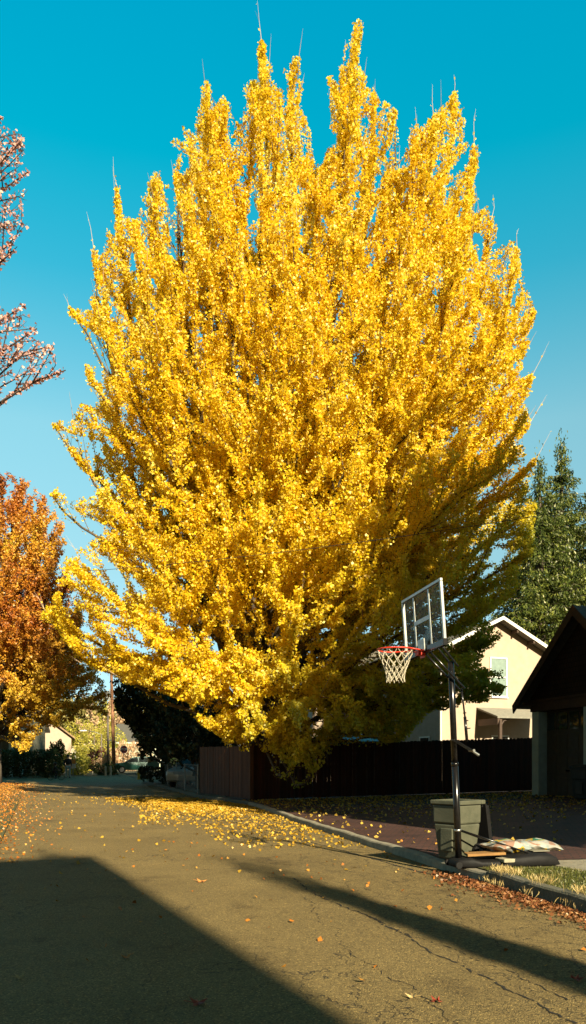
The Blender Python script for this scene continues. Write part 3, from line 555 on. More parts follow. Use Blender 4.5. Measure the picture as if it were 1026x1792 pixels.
# chain link fence under the dark tree
M_galv=mat('galvanised_steel',(.30,.31,.30),(.20,.21,.20),.45,12,metal=.8)
T=thing('chain_link_fence','grey chain link fence beside the street under the dark tree','fence',(0,0,0))
cl=[(-4.15,32.4),(-5.1,35),(-5.95,38),(-7.0,41.5),(-8.1,45.5)]
for i,(x,y) in enumerate(cl): MB().tube([(x,y,G(x,y)-.1),(x,y,G(x,y)+1.25),(x,y,G(x,y)+1.29)],[.032,.032,.012],8).build('post',M_galv,T)
MB().tube([(x,y,G(x,y)+1.22) for x,y in cl],.022,6).build('top_rail',M_galv,T)
mb=MB()
for (a,b_) in zip(cl,cl[1:]):
    L_=math.hypot(b_[0]-a[0],b_[1]-a[1]); n=int(L_/.11)
    for i in range(-9,n):
        for sg in(1,-1):
            s0,s1=i*.11,(i+10)*.11; z0,z1=(.05,1.2) if sg>0 else (1.2,.05)
            if s0<0: z0+=(z1-z0)*(-s0)/(s1-s0); s0=0
            if s1>L_: z1=z0+(z1-z0)*(L_-s0)/(s1-s0); s1=L_
            p=[(a[0]+(b_[0]-a[0])*s/L_,a[1]+(b_[1]-a[1])*s/L_) for s in(s0,s1)]
            mb.tube([(p[0][0],p[0][1],G(*a)+z0),(p[1][0],p[1][1],G(*a)+z1)],.0016,3,False)
mb.build('wire_mesh',M_galv,T)
# ================================================================ basketball hoop
M_blk=mat('black_powder_coat',(.005,.005,.005),(.009,.008,.008),.22,20,spec=.5)
M_blkpl=mat('black_moulded_plastic',(.006,.006,.006),(.011,.010,.010),.65,8,.15,60,spec=.2)
M_alu=mat('aluminium_trim',(.40,.40,.38),(.28,.28,.27),.35,14,metal=.85)
M_red=mat('orange_red_steel',(.62,.045,.02),(.48,.03,.015),.4,15)
M_net=mat('white_nylon_net',(.55,.49,.36),(.42,.37,.27),.85,30)
M_ply=mat('weathered_board',(.32,.17,.05),(.22,.11,.035),.8,5,.4,30,stretch=(1,8,8))
acr=bpy.data.materials.new('clear_acrylic'); nt,N,L=nodes(acr); o=N.new('ShaderNodeOutputMaterial'); tb=N.new('ShaderNodeBsdfTransparent'); tb.inputs[0].default_value=(.92,.93,.91,1); gb=N.new('ShaderNodeBsdfGlossy'); gb.inputs['Roughness'].default_value=.02; gb.inputs[0].default_value=(.5,.5,.5,1); fr=N.new('ShaderNodeValue'); fr.outputs[0].default_value=.022; mx=N.new('ShaderNodeMixShader'); L.new(fr.outputs[0],mx.inputs[0]); L.new(tb.outputs[0],mx.inputs[1]); L.new(gb.outputs[0],mx.inputs[2]); L.new(mx.outputs[0],o.inputs[0])
FX,FY=2.21,9.9; FZ=G(FX+.15,FY)
HO=thing('basketball_hoop','portable basketball hoop with clear backboard, red rim and white net at the kerb','basketball hoop',(FX,FY,0))
o0=Vector((FX,FY,0)); BC=Vector((1.66,9.5,3.315)); uu=Vector((-.277,.961,0)); nn=Vector((-.961,-.277,0)); up_=Vector((0,0,1))
MBD=Matrix.Translation(BC-o0)@Matrix(((uu.x,nn.x,0,0),(uu.y,nn.y,0,0),(0,0,1,0),(0,0,0,1)))   # local: x along board (far), y towards the rim, z up
MBD=MBD@Matrix.Rotation(R(2.5),4,'Y')@Matrix.Rotation(R(-3),4,'X')
hw,hh=.56,.40
o=MB().box(-hw+.01,hw-.01,-.004,.004,-hh+.02,hh-.01,MBD).build('backboard',acr,HO)
fb=MB(); 
fb.box(-hw,-hw+.033,-.018,.018,-hh+.06,hh-.0385,MBD).box(hw-.033,hw,-.018,.018,-hh+.06,hh-.0385,MBD).box(-hw,hw,-.018,.018,hh-.038,hh,MBD); fb.build('frame',M_alu,o,bevel=.004)
tg_=MB(); tg_.box(-.23,-.195,.005,.012,-hh+.06,.245,MBD).box(.195,.23,.005,.012,-hh+.06,.245,MBD).box(-.194,.194,.005,.012,-.02,.035,MBD)
tg_.box(-.23,-.195,.005,.012,.246,hh-.046,MBD).box(.195,.23,.005,.012,.246,hh-.046,MBD); tg_.build('target_square',M_alu,o)
MB().box(-hw,hw,-.03,.03,-hh-.02,-hh+.058,MBD).box(-.1,.1,-.06,-.031,-hh-.01,-hh+.22,MBD).build('bottom_trim',M_blk,o,bevel=.004)
MB().box(-.09,.09,.031,.05,-hh+.0,-hh+.16,MBD).build('logo_plate',M_alu,o)
# rim, level
rc=Vector((1.295,9.39,2.93))-o0; rt=MB(); n=40; 
rt.tube([rc+Vector((.2286*math.cos(2*PI*i/n),.2286*math.sin(2*PI*i/n),.003*math.sin(2*PI*i/n))) for i in range(n+1)],.0105,8,False)
rt.tube([rc+nn*-.15+uu*.17,rc+nn*-.30+uu*.09+up_*-.004,rc+nn*-.36+uu*.07],.009,6).tube([rc+nn*-.15-uu*.17,rc+nn*-.30-uu*.09,rc+nn*-.36-uu*.07],.009,6)
rim=rt.build('rim',M_red,HO,smooth=True)
MRB=Matrix.Translation(rc-nn*.345)@Matrix(((uu.x,nn.x,0,0),(uu.y,nn.y,0,0),(0,0,1,0),(0,0,0,1)))
MB().box(-.05,.05,-.03,.05,-.06,.005,MRB).box(-.07,.07,-.034,-.0301,-.09,.04,MRB).build('rim_bracket',M_red,rim,bevel=.004)
nt_=MB(); K=12; rows=[(.222,-.005),(.205,-.07),(.175,-.14),(.148,-.21),(.125,-.28),(.112,-.34),(.118,-.395)]
rg=random.Random(5); nodesP={}
for j,(r,z) in enumerate(rows):
    for i in range(K):
        a=2*PI*(i+.5*(j%2))/K+rg.uniform(-.05,.05); nodesP[j,i]=rc+Vector((r*math.cos(a),r*math.sin(a),z+rg.uniform(-.008,.008)))
for j in range(len(rows)-1):
    for i in range(K):
        for k in((i,i+1) if j%2 else (i-1,i)):
            p=nodesP[j,i]; q=nodesP[j+1,k%K]; nt_.tube([p,(p+q)/2+Vector((0,0,-.006)),q],.0042,5,False)
        if j: nt_.tube([nodesP[j,i]+Vector((0,0,.008)),nodesP[j,i]-Vector((0,0,.008))],.008,6)
for i in range(K): nt_.tube([nodesP[6,i],nodesP[6,i]+Vector((0,0,-.02))],.005,5)
nt_.build('net',M_net,rim,smooth=True)
# pole in two lengths
ptop=Vector((2.04,9.61,2.80))-o0; pf=Vector((0,0,FZ+.06)); pm=pf.lerp(ptop,.5)
pl=MB().tube([pf,pm],.045,16).build('pole',M_blk,HO,smooth=True)
MB().tube([pm-(ptop-pf)*.01,pm+(ptop-pf)*.008],.049,16).build('pole_collar',M_blk,pl,smooth=True)
MB().tube([pm,ptop],.041,16).tube([ptop,ptop+(ptop-pf).normalized()*.015],[.043,.03],14).build('upper_pole',M_blk,pl,smooth=True)
def aq(q,z,s): return BC-nn*q+uu*s+up_*(z-BC.z)-o0
for s in(-.07,.07):
    MB().tube([aq(.05,2.93,s),aq(.56,2.46,s)],.013,6).build('support_arm',M_blk,HO,smooth=True)
    MB().tube([aq(.10,3.14,s*.9),aq(.47,2.74,s*.9)],.013,6).build('support_arm',M_blk,HO,smooth=True)
MB().box(-.085,.085,-.075,-.062,-hh+.02,-hh+.3,MBD).build('mounting_bracket',M_blk,HO)
MB().tube([aq(.55,2.47,0),aq(.60,2.1,0)],.012,8).tube([aq(.60,2.1,0),aq(.63,1.78,0)],.02,8).build('height_strut',M_blk,HO,smooth=True)
hb=MB().tube([aq(.43,1.80,.035),aq(.70,1.66,.035)],.011,6).tube([aq(.43,1.80,-.035),aq(.70,1.66,-.035)],.011,6).build('strut_bracket',M_blk,HO)
MB().tube([aq(.70,1.66,-.06),aq(.70,1.66,.06)],.018,8).tube([aq(.70,1.66,0),aq(.80,1.60,0)],[.014,.02],8).build('adjust_handle',M_alu,HO)
for k in range(3): MB().tube([aq(.60+.03*k,2.15-.1*k,-.04),aq(.60+.03*k,2.15-.1*k,.04)],.008,6).build('bolt',M_alu,HO)
# base tank: local frame with x away from the street
bd=Vector((.975,.22,0)); bs=Vector((-.22,.975,0)); MBA=Matrix.Translation(Vector((0,0,FZ)))@Matrix(((bd.x,bs.x,0,0),(bd.y,bs.y,0,0),(0,0,1,0),(0,0,0,1)))
def loft(secs,M,n=16):   # secs: (x, halfwidth, z0, z1) rounded box sections along x
    v=[];f=[]
    for x,w,z0,z1 in secs:
        for i in range(n):
            a=2*PI*(i+.5)/n; c,s=math.cos(a),math.sin(a); e=.45
            v.append(M@Vector((x,w*math.copysign(abs(c)**e,c),(z0+z1)/2+(z1-z0)/2*math.copysign(abs(s)**e,s))))
    for j in range(len(secs)-1):
        for i in range(n): f.append((j*n+i,j*n+(i+1)%n,(j+1)*n+(i+1)%n,(j+1)*n+i))
    f.append(tuple(range(n-1,-1,-1))); f.append(tuple((len(secs)-1)*n+i for i in range(n)))
    return v,f
v,f=loft([(-.10,.12,.01,.07),(-.06,.17,.0,.12),(.1,.22,.0,.14),(.22,.24,.0,.10),(.5,.32,.0,.11),(.62,.36,.0,.17),(.95,.37,.0,.20),(1.16,.36,.0,.19),(1.27,.32,.0,.14),(1.33,.28,.01,.05)],MBA)
mb=MB(); mb.add(v,f); bs_=mb.build('base',M_blkpl,HO,smooth=True,bevel=0)
for s in(-.16,.16):
    w_=MB().tube([MBA@Vector((-.075,s-.02,.045)),MBA@Vector((-.075,s+.02,.045))],.045,14); w_.build('wheel',M_blkpl,HO)
MB().box(.95,1.2,-.25,.25,.203,.215,MBA).build('filler_lid',mat('grey_lid',(.22,.20,.14),(.16,.15,.11),.6,9),bs_,bevel=.01)
for s in(-.05,.05):
    a_=pf.lerp(ptop,.165)+Vector((.03,0,0)); MB().tube([a_+bs*s,MBA@Vector((.88,s*5,.19))],.012,8).build('brace_rod',M_blk,HO,smooth=True)
MB().tube([pf.lerp(ptop,.16),pf.lerp(ptop,.172)],.05,14).build('brace_clamp',M_alu,HO,smooth=True)
# things on the base
Mx=MBA@Matrix.Rotation(R(-14),4,'Z')
mb=MB().box(.10,.60,-.13,.12,.145,.178,Mx@Matrix.Rotation(R(-3),4,'Y')); o=mb.build('wooden_plank',M_ply,loc=(FX,FY,0),bevel=.004); tag(o,'short orange-brown wooden plank lying on the hoop base beside the pole','plank')
mb=MB().box(.42,.80,-.42,-.20,.115,.165,MBA@Matrix.Rotation(R(6),4,'Z')); o=mb.build('paving_slab',mat('pale_slab',(.34,.31,.22),(.26,.23,.16),.85,8,.3,50),loc=(FX,FY,-.03),bevel=.012); tag(o,'pale grey paving slab lying at the front of the hoop base by the grass','slab')
def bagmat(name,seed):
    m=bpy.data.materials.new(name); nt,N,L=nodes(m); o=N.new('ShaderNodeOutputMaterial'); b=N.new('ShaderNodeBsdfPrincipled'); L.new(b.outputs[0],o.inputs[0]); b.inputs['Roughness'].default_value=.42
    tc=N.new('ShaderNodeTexCoord'); mp=N.new('ShaderNodeMapping'); mp.inputs['Location'].default_value=(seed*3.7,seed*1.3,0); L.new(tc.outputs['Object'],mp.inputs[0]); n=N.new('ShaderNodeTexNoise'); n.inputs['Scale'].default_value=4.6; n.inputs['Detail'].default_value=1.5; n.inputs['Distortion'].default_value=.4; L.new(mp.outputs[0],n.inputs[0])
    r=N.new('ShaderNodeValToRGB'); r.color_ramp.interpolation='CONSTANT'; st=[(0,(.26,.15,.10)),(.40,(.32,.30,.26)),(.5,(.24,.28,.26)),(.56,(.42,.26,.02)),(.62,(.03,.15,.09)),(.66,(.40,.38,.32))]
    while len(r.color_ramp.elements)<len(st): r.color_ramp.elements.new(.5)
    for e,(p,c) in zip(r.color_ramp.elements,st): e.position=p; e.color=(*c,1)
    L.new(n.outputs[0],r.inputs[0]); L.new(r.outputs[0],b.inputs['Base Color'])
    n2=N.new('ShaderNodeTexNoise'); n2.inputs['Scale'].default_value=11; n2.inputs['Detail'].default_value=3; L.new(tc.outputs['Object'],n2.inputs[0]); bp=N.new('ShaderNodeBump'); bp.inputs['Strength'].default_value=.7; bp.inputs['Distance'].default_value=.03; L.new(n2.outputs[0],bp.inputs['Height']); L.new(bp.outputs[0],b.inputs['Normal'])
    return m
def bag(cx,cy,cz,l,w,h,rz,seed,label,tiltx=0):
    mb=MB(); nx,ny=22,14; v=[];rg=random.Random(seed)
    ph=[rg.uniform(0,6) for _ in range(6)]
    for side in(1,-1):
        for i in range(nx+1):
            for j in range(ny+1):
                u=i/nx*2-1; w_=j/ny*2-1; e=max(0,(1-abs(u)**3.2))*max(0,(1-abs(w_)**2.8)); e=e**.55
                z=h*.5*e*(1+.18*math.sin(4*u+ph[0])+.12*math.sin(5*w_+3*u+ph[1])); z=z*side*(1 if side>0 else .8)
                pin=1-.10*abs(w_)**2*(1-abs(u)**2)
                v.append((u*l/2*(1-.06*(1-abs(w_))),w_*w/2*(1-.1*math.cos(u*1.5)*.5),z+.012*math.sin(9*u+ph[2])*abs(w_)))
    f=[];k=ny+1;o_=(nx+1)*k
    for i in range(nx):
        for j in range(ny):
            f.append((i*k+j,(i+1)*k+j,(i+1)*k+j+1,i*k+j+1)); f.append((o_+i*k+j,o_+i*k+j+1,o_+(i+1)*k+j+1,o_+(i+1)*k+j))
    mb.add(v,f); o=mb.build('garden_bag',bagmat('printed_bag_plastic',seed),smooth=True,loc=(cx,cy,cz)); o.rotation_euler=(tiltx,R(4),rz); tag(o,label,'bag','bags weighing down the hoop base'); return o
p=Vector((FX,FY,0))+MBA@Vector((.68,.0,.20)); bag(p.x,p.y,p.z+.05,.60,.42,.17,R(28),1,'left printed white, tan and yellow bag on the hoop base nearest the pole')
p=Vector((FX,FY,0))+MBA@Vector((1.20,.06,.20)); bag(p.x,p.y,p.z+.05,.62,.42,.15,R(-8),4,'right printed white bag with yellow and green print at the far end of hoop base')
# ================================================================ wheeled bins
M_can=mat('olive_grey_bin_plastic',(.085,.085,.055),(.055,.058,.036),.6,5,.2,40)
def bin_(loc,rz,m,label,lidopen,w=.46,d=.50,h=.86,group='wheeled rubbish bins'):
    T=thing('rubbish_bin',label,'rubbish bin',loc,rz,group); b=MB(); W_,D_=w/2,d/2
    b.taper((-W_*.80,W_*.80,-D_*.72,D_*.72),(-W_*.96,W_*.96,-D_*.94,D_*.94),.04,h*.62); b.taper((-W_*.99,W_*.99,-D_*.97,D_*.97),(-W_,W_,-D_,D_),h*.62+.001,h-.06)
    bo=b.build('body',m,T,bevel=.025); MB().box(-W_-.025,W_+.025,-D_-.025,-D_+.03,h-.06,h).box(-W_-.025,W_+.025,D_-.03,D_+.06,h-.06,h).box(-W_-.025,-W_+.03,-D_+.031,D_-.031,h-.06,h).box(W_-.03,W_+.025,-D_+.031,D_-.031,h-.06,h).build('rim',m,T,bevel=.012)
    MB().box(-W_*.42,W_*.5,-D_*.90-.018,-D_*.85,h*.18,h*.55).build('front_panel',m,bo,bevel=.012)
    for s in(-1,1):
        wh=MB().tube([(s*(W_*.86),D_*.78,.13),(s*(W_*.86+.06),D_*.78,.13)],.13,20).build('wheel',M_blkpl,T,bevel=.01)
        MB().tube([(s*(W_*.86+.0601),D_*.78,.13),(s*(W_*.86+.066),D_*.78,.13)],.055,14).build('hub',M_galv,wh)
    MB().tube([(-W_*.8,D_+.075,h-.09),(W_*.8,D_+.075,h-.09)],.017,8).tube([(-W_*.75,D_*.95,h-.05),(-W_*.75,D_+.075,h-.09)],.017,6).tube([(W_*.75,D_*.95,h-.05),(W_*.75,D_+.075,h-.09)],.017,6).build('handle',M_blkpl,T)
    if lidopen:   # hangs open against the far side
        M_=Matrix.Translation((0,D_+.10,h-.06))@Matrix.Rotation(R(-80),4,'X')
        lid=MB().box(-W_,W_,0,.70,-.012,.012,M_).box(-W_,-W_+.03,.03,.69,.0121,.06,M_).box(W_-.03,W_,.03,.69,.0121,.06,M_).box(-.10,-.06,.05,.66,.0121,.035,M_).box(.06,.10,.05,.66,.0121,.035,M_).build('lid',M_blkpl,T,bevel=.006)
    else:
        MB().taper((-W_-.03,W_+.03,-D_-.05,D_+.05),(-W_*.85,W_*.85,-D_*.8,D_*.8),h+.002,h+.07).build('lid',m,T,bevel=.01)
    return T
BXp,BYp=2.30,10.42
bin_((BXp,BYp,G(BXp+.2,BYp)-.0),R(-52),M_can,'olive grey wheeled bin with its black lid hanging open behind the hoop pole',True)
M_can2=mat('dark_green_bin_plastic',(.020,.030,.028),(.014,.020,.019),.6,5,.2,40)
bin_((8.72,22.2,G(8.72,22.2)),R(-60),M_can2,'dark wheeled bin with closed lid in front of the garage door at the right edge',False,.56,.6,1.0)
# ================================================================ garage
M_shingle=bpy.data.materials.new('wood_shingles'); make_brick(M_shingle,(.040,.022,.015),(.026,.015,.011),(.008,.005,.004),1,.13,.16,(PI/2,0,0),bump=1.0,rough=.85)
M_trim=mat('dark_brown_trim',(.075,.045,.03),(.05,.03,.02),.7,8,.2,30)
M_stucco=mat('pale_stucco',(.50,.62,.56),(.42,.52,.47),.9,5,.4,40)
M_gdoor=mat('garage_door_paint',(.075,.07,.055),(.055,.05,.04),.6,6)
M_roof=mat('roof_shingle_grey',(.11,.105,.09),(.07,.065,.055),.9,9,.8,40)
glass=bpy.data.materials.new('window_glass'); nt,N,L=nodes(glass); o=N.new('ShaderNodeOutputMaterial'); b=N.new('ShaderNodeBsdfPrincipled'); b.inputs['Base Color'].default_value=(.02,.03,.03,1); b.inputs['Roughness'].default_value=.05; b.inputs['Specular IOR Level'].default_value=.8; L.new(b.outputs[0],o.inputs[0])
P0=(8.2,25.5); gz=G(8.5,25.5)-.03
GA=thing('garage','dark gabled garage with shingled gable and pale piers at the right edge','garage',(P0[0],P0[1],gz),R(-72.5))
Sp=5.4; dp=6.5; oh=2.87; eh=3.0; ap=5.85
MB().box(0,.36,0,.5,-.2,oh-.002).build('pier',M_stucco,GA,bevel=.01); MB().box(2.62,2.92,0,.5,-.2,oh-.002).build('pier',M_stucco,GA,bevel=.01); MB().box(Sp-.36,Sp,0,.5,-.2,oh-.002).build('pier',M_stucco,GA,bevel=.01)
MB().box(0,.2,.502,dp,-.2,eh-.1).box(Sp-.2,Sp,.502,dp,-.2,eh-.1).box(.202,Sp-.202,dp-.2,dp,-.2,eh-.1).build('wall',M_stucco,GA)
MB().box(-.06,Sp+.06,-.03,.40,oh,oh+.36).build('header_beam',M_trim,GA,bevel=.01); MB().box(-.08,Sp+.08,-.075,-.031,oh+.33,oh+.40).build('drip_mould',M_trim,GA)
MB().prism([(-.06,oh+.402),(Sp+.06,oh+.402),(Sp+.06,eh+.42),(Sp/2,ap-.12),(-.06,eh+.42)],-.01,.12,'y').build('gable',M_shingle,GA)
sl_=(ap-eh)/(Sp/2+.45)
for s in(-1,1):
    def rp(x,z): return (Sp/2+s*x, z)
    xe=Sp/2+.45
    MB().prism([rp(0,ap),rp(xe,eh),rp(xe,eh+.10),rp(0,ap+.12)],-.42,dp+.3,'y').build('roof',M_roof,GA)
    MB().prism([rp(0.002,ap-.20),rp(xe-.02,eh-.16),rp(xe+.03,eh+.115),rp(0.002,ap+.135)],-.47,-.423,'y').build('barge_board',M_trim,GA)
    MB().box(Sp/2+s*(xe-.55)-.06,Sp/2+s*(xe-.55)+.06,-.40,-.012,eh+.08,eh+.20).build('bracket',M_trim,GA)
for x0,x1 in((.362,2.618),(2.922,Sp-.362)):
    D_=MB(); w=(x1-x0)
    D_.box(x0,x1,.34,.38,.0,oh-.004); dr=D_.build('door',M_gdoor,GA)
    fr_=MB()
    nr=4; nc=4
    for r_ in range(nr):
        for c in range(nc):
            a0=x0+w*c/nc+.06; a1=x0+w*(c+1)/nc-.06; z0=oh*r_/nr+.08; z1=oh*(r_+1)/nr-.08
            if r_==nr-1: MB().box(a0,a1,.325,.338,z0,z1).build('pane',glass,dr)
            else: fr_.box(a0,a1,.322,.338,z0,z1)
    fr_.build('panel',M_gdoor,dr,bevel=.01)
    MB().box(x0+w/2-.08,x0+w/2+.08,.29,.32,.85,.9).build('handle',M_blk,dr)
# ================================================================ cream house
M_cream=mat('cream_stucco',(.44,.335,.255),(.38,.29,.215),.9,2.5,.25,30)
M_white=mat('white_paint',(.76,.74,.68),(.68,.66,.60),.6,8)
M_rooft=mat('house_roof',(.16,.14,.11),(.10,.09,.07),.9,8,.7,40)
M_blind=mat('window_blind',(.22,.29,.25),(.17,.23,.20),.4,5)
hz=G(9,36)-.05
HS=thing('house','cream stucco house with gabled sunlit end wall behind the brown fence','house',(7.2,36,hz),R(21.2))
wS,dS=6.45,14.0; eZ,aZ=6.5,8.05
mb=MB(); mb.prism([(0,-.3),(wS,-.3),(wS,eZ),(wS/2,aZ),(0,eZ)],0,dS,'y'); mb.build('wall',M_cream,HS)
for s in(-1,1):
    xe=wS/2+.42; k=(aZ-eZ)/(wS/2)
    def rp(x,z): return (wS/2+s*x,z)
    MB().prism([rp(0,aZ+.03),rp(xe,aZ+.03-k*xe),rp(xe,aZ+.17-k*xe),rp(0,aZ+.17)],-.5,dS+.4,'y').build('roof',M_rooft,HS)
    MB().prism([rp(0.003,aZ+.02),rp(xe+.01,aZ-k*xe),rp(xe+.01,aZ+.19-k*xe),rp(0.003,aZ+.19)],-.54,-.503,'y').build('barge_board',M_white,HS)
    for q in(.9,1.9,2.9): MB().box(wS/2+s*q-.05,wS/2+s*q+.05,-.48,-.003,aZ-k*q-.13,aZ-k*q+.02).build('rafter_end',M_trim,HS)
def win(parent,x0,x1,z0,z1,y=0,face='y',gm=None,fm=None,sash=True,out=-1):
    fm=fm or M_white; gm=gm or M_blind; t=.07
    def B(a0,a1,d0,d1,b0,b1):
        if face=='y': return (a0,a1,min(y+out*d0,y+out*d1),max(y+out*d0,y+out*d1),b0,b1)
        return (min(y+out*d0,y+out*d1),max(y+out*d0,y+out*d1),a0,a1,b0,b1)
    f=MB(); f.box(*B(x0-t,x0,0.002,.05,z0-t,z1+t)).box(*B(x1,x1+t,0.002,.05,z0-t,z1+t)).box(*B(x0,x1,0.002,.05,z1,z1+t)).box(*B(x0-.04-t,x1+.04+t,.002,.09,z0-t-.05,z0-t-.001)).box(*B(x0,x1,.002,.05,z0-t,z0))
    if sash: f.box(*B(x0,x1,.002,.045,(z0+z1)/2-.03,(z0+z1)/2+.03))
    wn_=f.build('window',fm,parent)
    MB().box(*B(x0+.002,x1-.002,.002,.018,z0+.002,z1-.002)).build('pane',gm,wn_); return wn_
M_dkpane=mat('dark_pane',(.02,.018,.015),(.03,.026,.02),.15,4)
win(HS,2.85,3.75,4.35,6.2)
win(HS,2.95,3.85,-.0+.15,2.3,gm=M_dkpane)
win(HS,5.0,5.9,.9,1.95,gm=mat('amber_glass',(.30,.17,.06),(.2,.11,.04),.3,5))
for y0,z0,z1 in((1.1,.9,2.25),(5.0,.9,2.25),(5.4,3.9,5.2),(9.0,.9,2.25),(1.3,3.9,5.2),(9.2,3.9,5.2)): win(HS,y0,y0+.85,z0,z1,0,'x',M_dkpane)
MB().tube([(-.08,-.06,-.2),(-.08,-.06,eZ-.25),(-.3,-.2,eZ-.05)],.045,8).build('downpipe',M_white,HS)
MB().tube([(-.42,-.4,eZ-.12),(-.42,dS,eZ-.12)],.06,8).build('gutter',M_white,HS)
# porch hood with posts and hanging arc of wire
PH=MB(); PH.add([(2.0,-1.7,3.12),(5.3,-1.7,3.12),(5.3,-.02,3.65),(2.0,-.02,3.65),(2.0,-1.7,3.20),(5.3,-1.7,3.20),(5.3,-.02,3.73),(2.0,-.02,3.73)],[(0,3,2,1),(4,5,6,7),(0,1,5,4),(1,2,6,5),(2,3,7,6),(3,0,4,7)]); ph_=PH.build('porch_roof',mat('porch_roof_felt',(.24,.23,.19),(.18,.17,.14),.9,6,.3,30),HS)
for x in(2.25,4.6): MB().box(x-.07,x+.07,-1.62,-1.48,-.2,3.11).build('porch_post',M_trim,HS)
for x in(2.25,4.6): MB().tube([(x,-1.5,2.65),(x+.25,-1.5,3.0),(x+.6,-1.5,3.10)],.04,6).build('porch_brace',M_trim,HS)
MB().prism([(2.02,3.11),(2.02,2.80),(2.16,3.11)],-1.68,-.1,'y').build('porch_bracket',M_trim,HS)
# side wing of the house further left, behind the ginkgo
o=thing('house','cream neighbouring house mostly hidden behind the ginkgo crown','house',(1.2,46,.5),R(8)); 
mb=MB(); mb.box(0,5.2,0,8,-.3,6.9); mb.build('wall',M_cream,o)
MB().prism([(-.4,6.9),(5.6,6.9),(2.6,8.8)],-.4,8.4,'y').build('roof',M_rooft,o)
for x0 in(.8,3.3):
    for z0 in(1.0,4.2): win(o,x0,x0+.9,z0,z0+1.5)
# blue canopy over the fence
cn=thing('canopy','light blue garden canopy just showing over the brown fence','canopy',(2.6,31.3,G(3,31))); 
M_blue=mat('light_blue_canvas',(.22,.55,.70),(.18,.47,.62),.7,4)
MB().add([(-1.4,-1.4,2.02),(1.4,-1.4,2.02),(1.4,1.4,2.02),(-1.4,1.4,2.02),(0,0,2.62),(-1.4,-1.4,1.84),(1.4,-1.4,1.84),(1.4,1.4,1.84),(-1.4,1.4,1.84)],[(0,1,4),(1,2,4),(2,3,4),(3,0,4),(0,5,6,1),(1,6,7,2),(2,7,8,3),(3,8,5,0)]).build('roof',M_blue,cn)
for x in(-1.35,1.35):
    for y in(-1.35,1.35): MB().tube([(x,y,-.05),(x,y,2.0)],.025,6).build('leg',M_galv,cn)
# wire across the crown, hung between two poles
M_wire=mat('black_cable',(.02,.02,.02),(.03,.03,.03),.6,9)
def wire(a,b,sag,name,label,r=.014):
    a=Vector(a);b=Vector(b); P=[]
    for i in range(41):
        t=i/40; p=a.lerp(b,t); p.z-=sag*4*t*(1-t); P.append(p)
    o=MB().tube([p-a for p in P],r,5).build(name,M_wire,loc=a); tag(o,label,'cable'); return o
wire(at(-60,1010,27),at(1150,868,16.5),.35,'utility_cable','thin black cable crossing in front of the ginkgo crown',.008)
# ================================================================ unseen houses added behind the camera to throw the big shadows
def caster_house(x,y,rz,w,d,e,a,label,m,chim=None):
    T=thing('house',label,'house',(x,y,0),rz)
    MB().prism([(0,-.2),(w,-.2),(w,e),(w/2,a),(0,e)],0,d,'y').build('wall',m,T)
    for s in(-1,1):
        k=(a-e)/(w/2)
        MB().prism([(w/2,a+.02),(w/2+s*(w/2+.4),a+.02-k*(w/2+.4)),(w/2+s*(w/2+.4),a+.16-k*(w/2+.4)),(w/2,a+.16)],-.4,d+.4,'y').build('roof',M_roof,T)
    for i in range(3):
        for z0 in(.9,3.6):
            if z0<e-1.6: win(T,w*(.15+.28*i),w*(.15+.28*i)+.9,z0,z0+1.4); win(T,d*(.15+.28*i),d*(.15+.28*i)+.9,z0,z0+1.4,w,'x',out=1)
    return T
# ridge across the sun's path: end wall edge at p=.8 for the big road shadow
X_,Y_=pt(1.75,-13); caster_house(X_,Y_,R(25)+PI/2,7,13,8.2,11.4,'pale two-storey house added unseen behind the camera to cast the big road shadow',M_stucco)
X_,Y_=pt(9.3,-1.0); T=caster_house(X_,Y_,R(25)-PI/2+PI/2,13.5,6.5,5.6,9.6,'cream two-storey house added unseen beside the camera to shade the drive',M_cream)
# ================================================================ far end of the street
M_wood=mat('reddish_pole_wood',(.34,.17,.09),(.24,.11,.06),.85,4,.5,20,stretch=(4,4,.4)); M_wood2=mat('grey_pole_wood',(.17,.14,.11),(.11,.09,.07),.9,4)
def ground(x,y,Y): p=at(x,y,Y); return (p.x,p.y,zr(p.y))
b_=ground(200,1350,66)
UP=thing('utility_pole','reddish wooden utility pole with crossarm beyond the junction','utility pole',b_)
MB().tube([(0,0,-.2),(-.12,0,5),(-.30,0,10.6)],[.17,.15,.11],10).build('pole',M_wood,UP,smooth=True); MB().box(-1.4,.9,-.06,.06,9.7,9.82).build('crossarm',M_wood,UP)
for x in(-1.3,-.8,.4,.85): MB().tube([(x,0,9.82),(x,0,9.98)],.04,6).build('insulator',M_galv,UP)
MB().tube([(-.55,-.05,6.6),(-.55,-.05,7.4)],[.24,.24],12).build('transformer',mat('pale_tank',(.7,.72,.7),(.6,.62,.6),.5,5),UP)
b2=ground(190,1349,69); U2=thing('utility_pole','thinner dark grey utility pole just left of the reddish one','utility pole',b2); MB().tube([(0,0,-.2),(-.06,0,5.4)],[.12,.09],9).build('pole',M_wood2,U2,smooth=True)
wire(Vector(UP.location)+Vector((-1.3,0,9.98)),at(-200,930,40),.5,'utility_cable','power cable running from the far crossarm behind the orange maple',.012)
wire(Vector(UP.location)+Vector((.85,0,9.98)),(-2,95,10),.3,'utility_cable','power cable running right from the far reddish pole',.012)
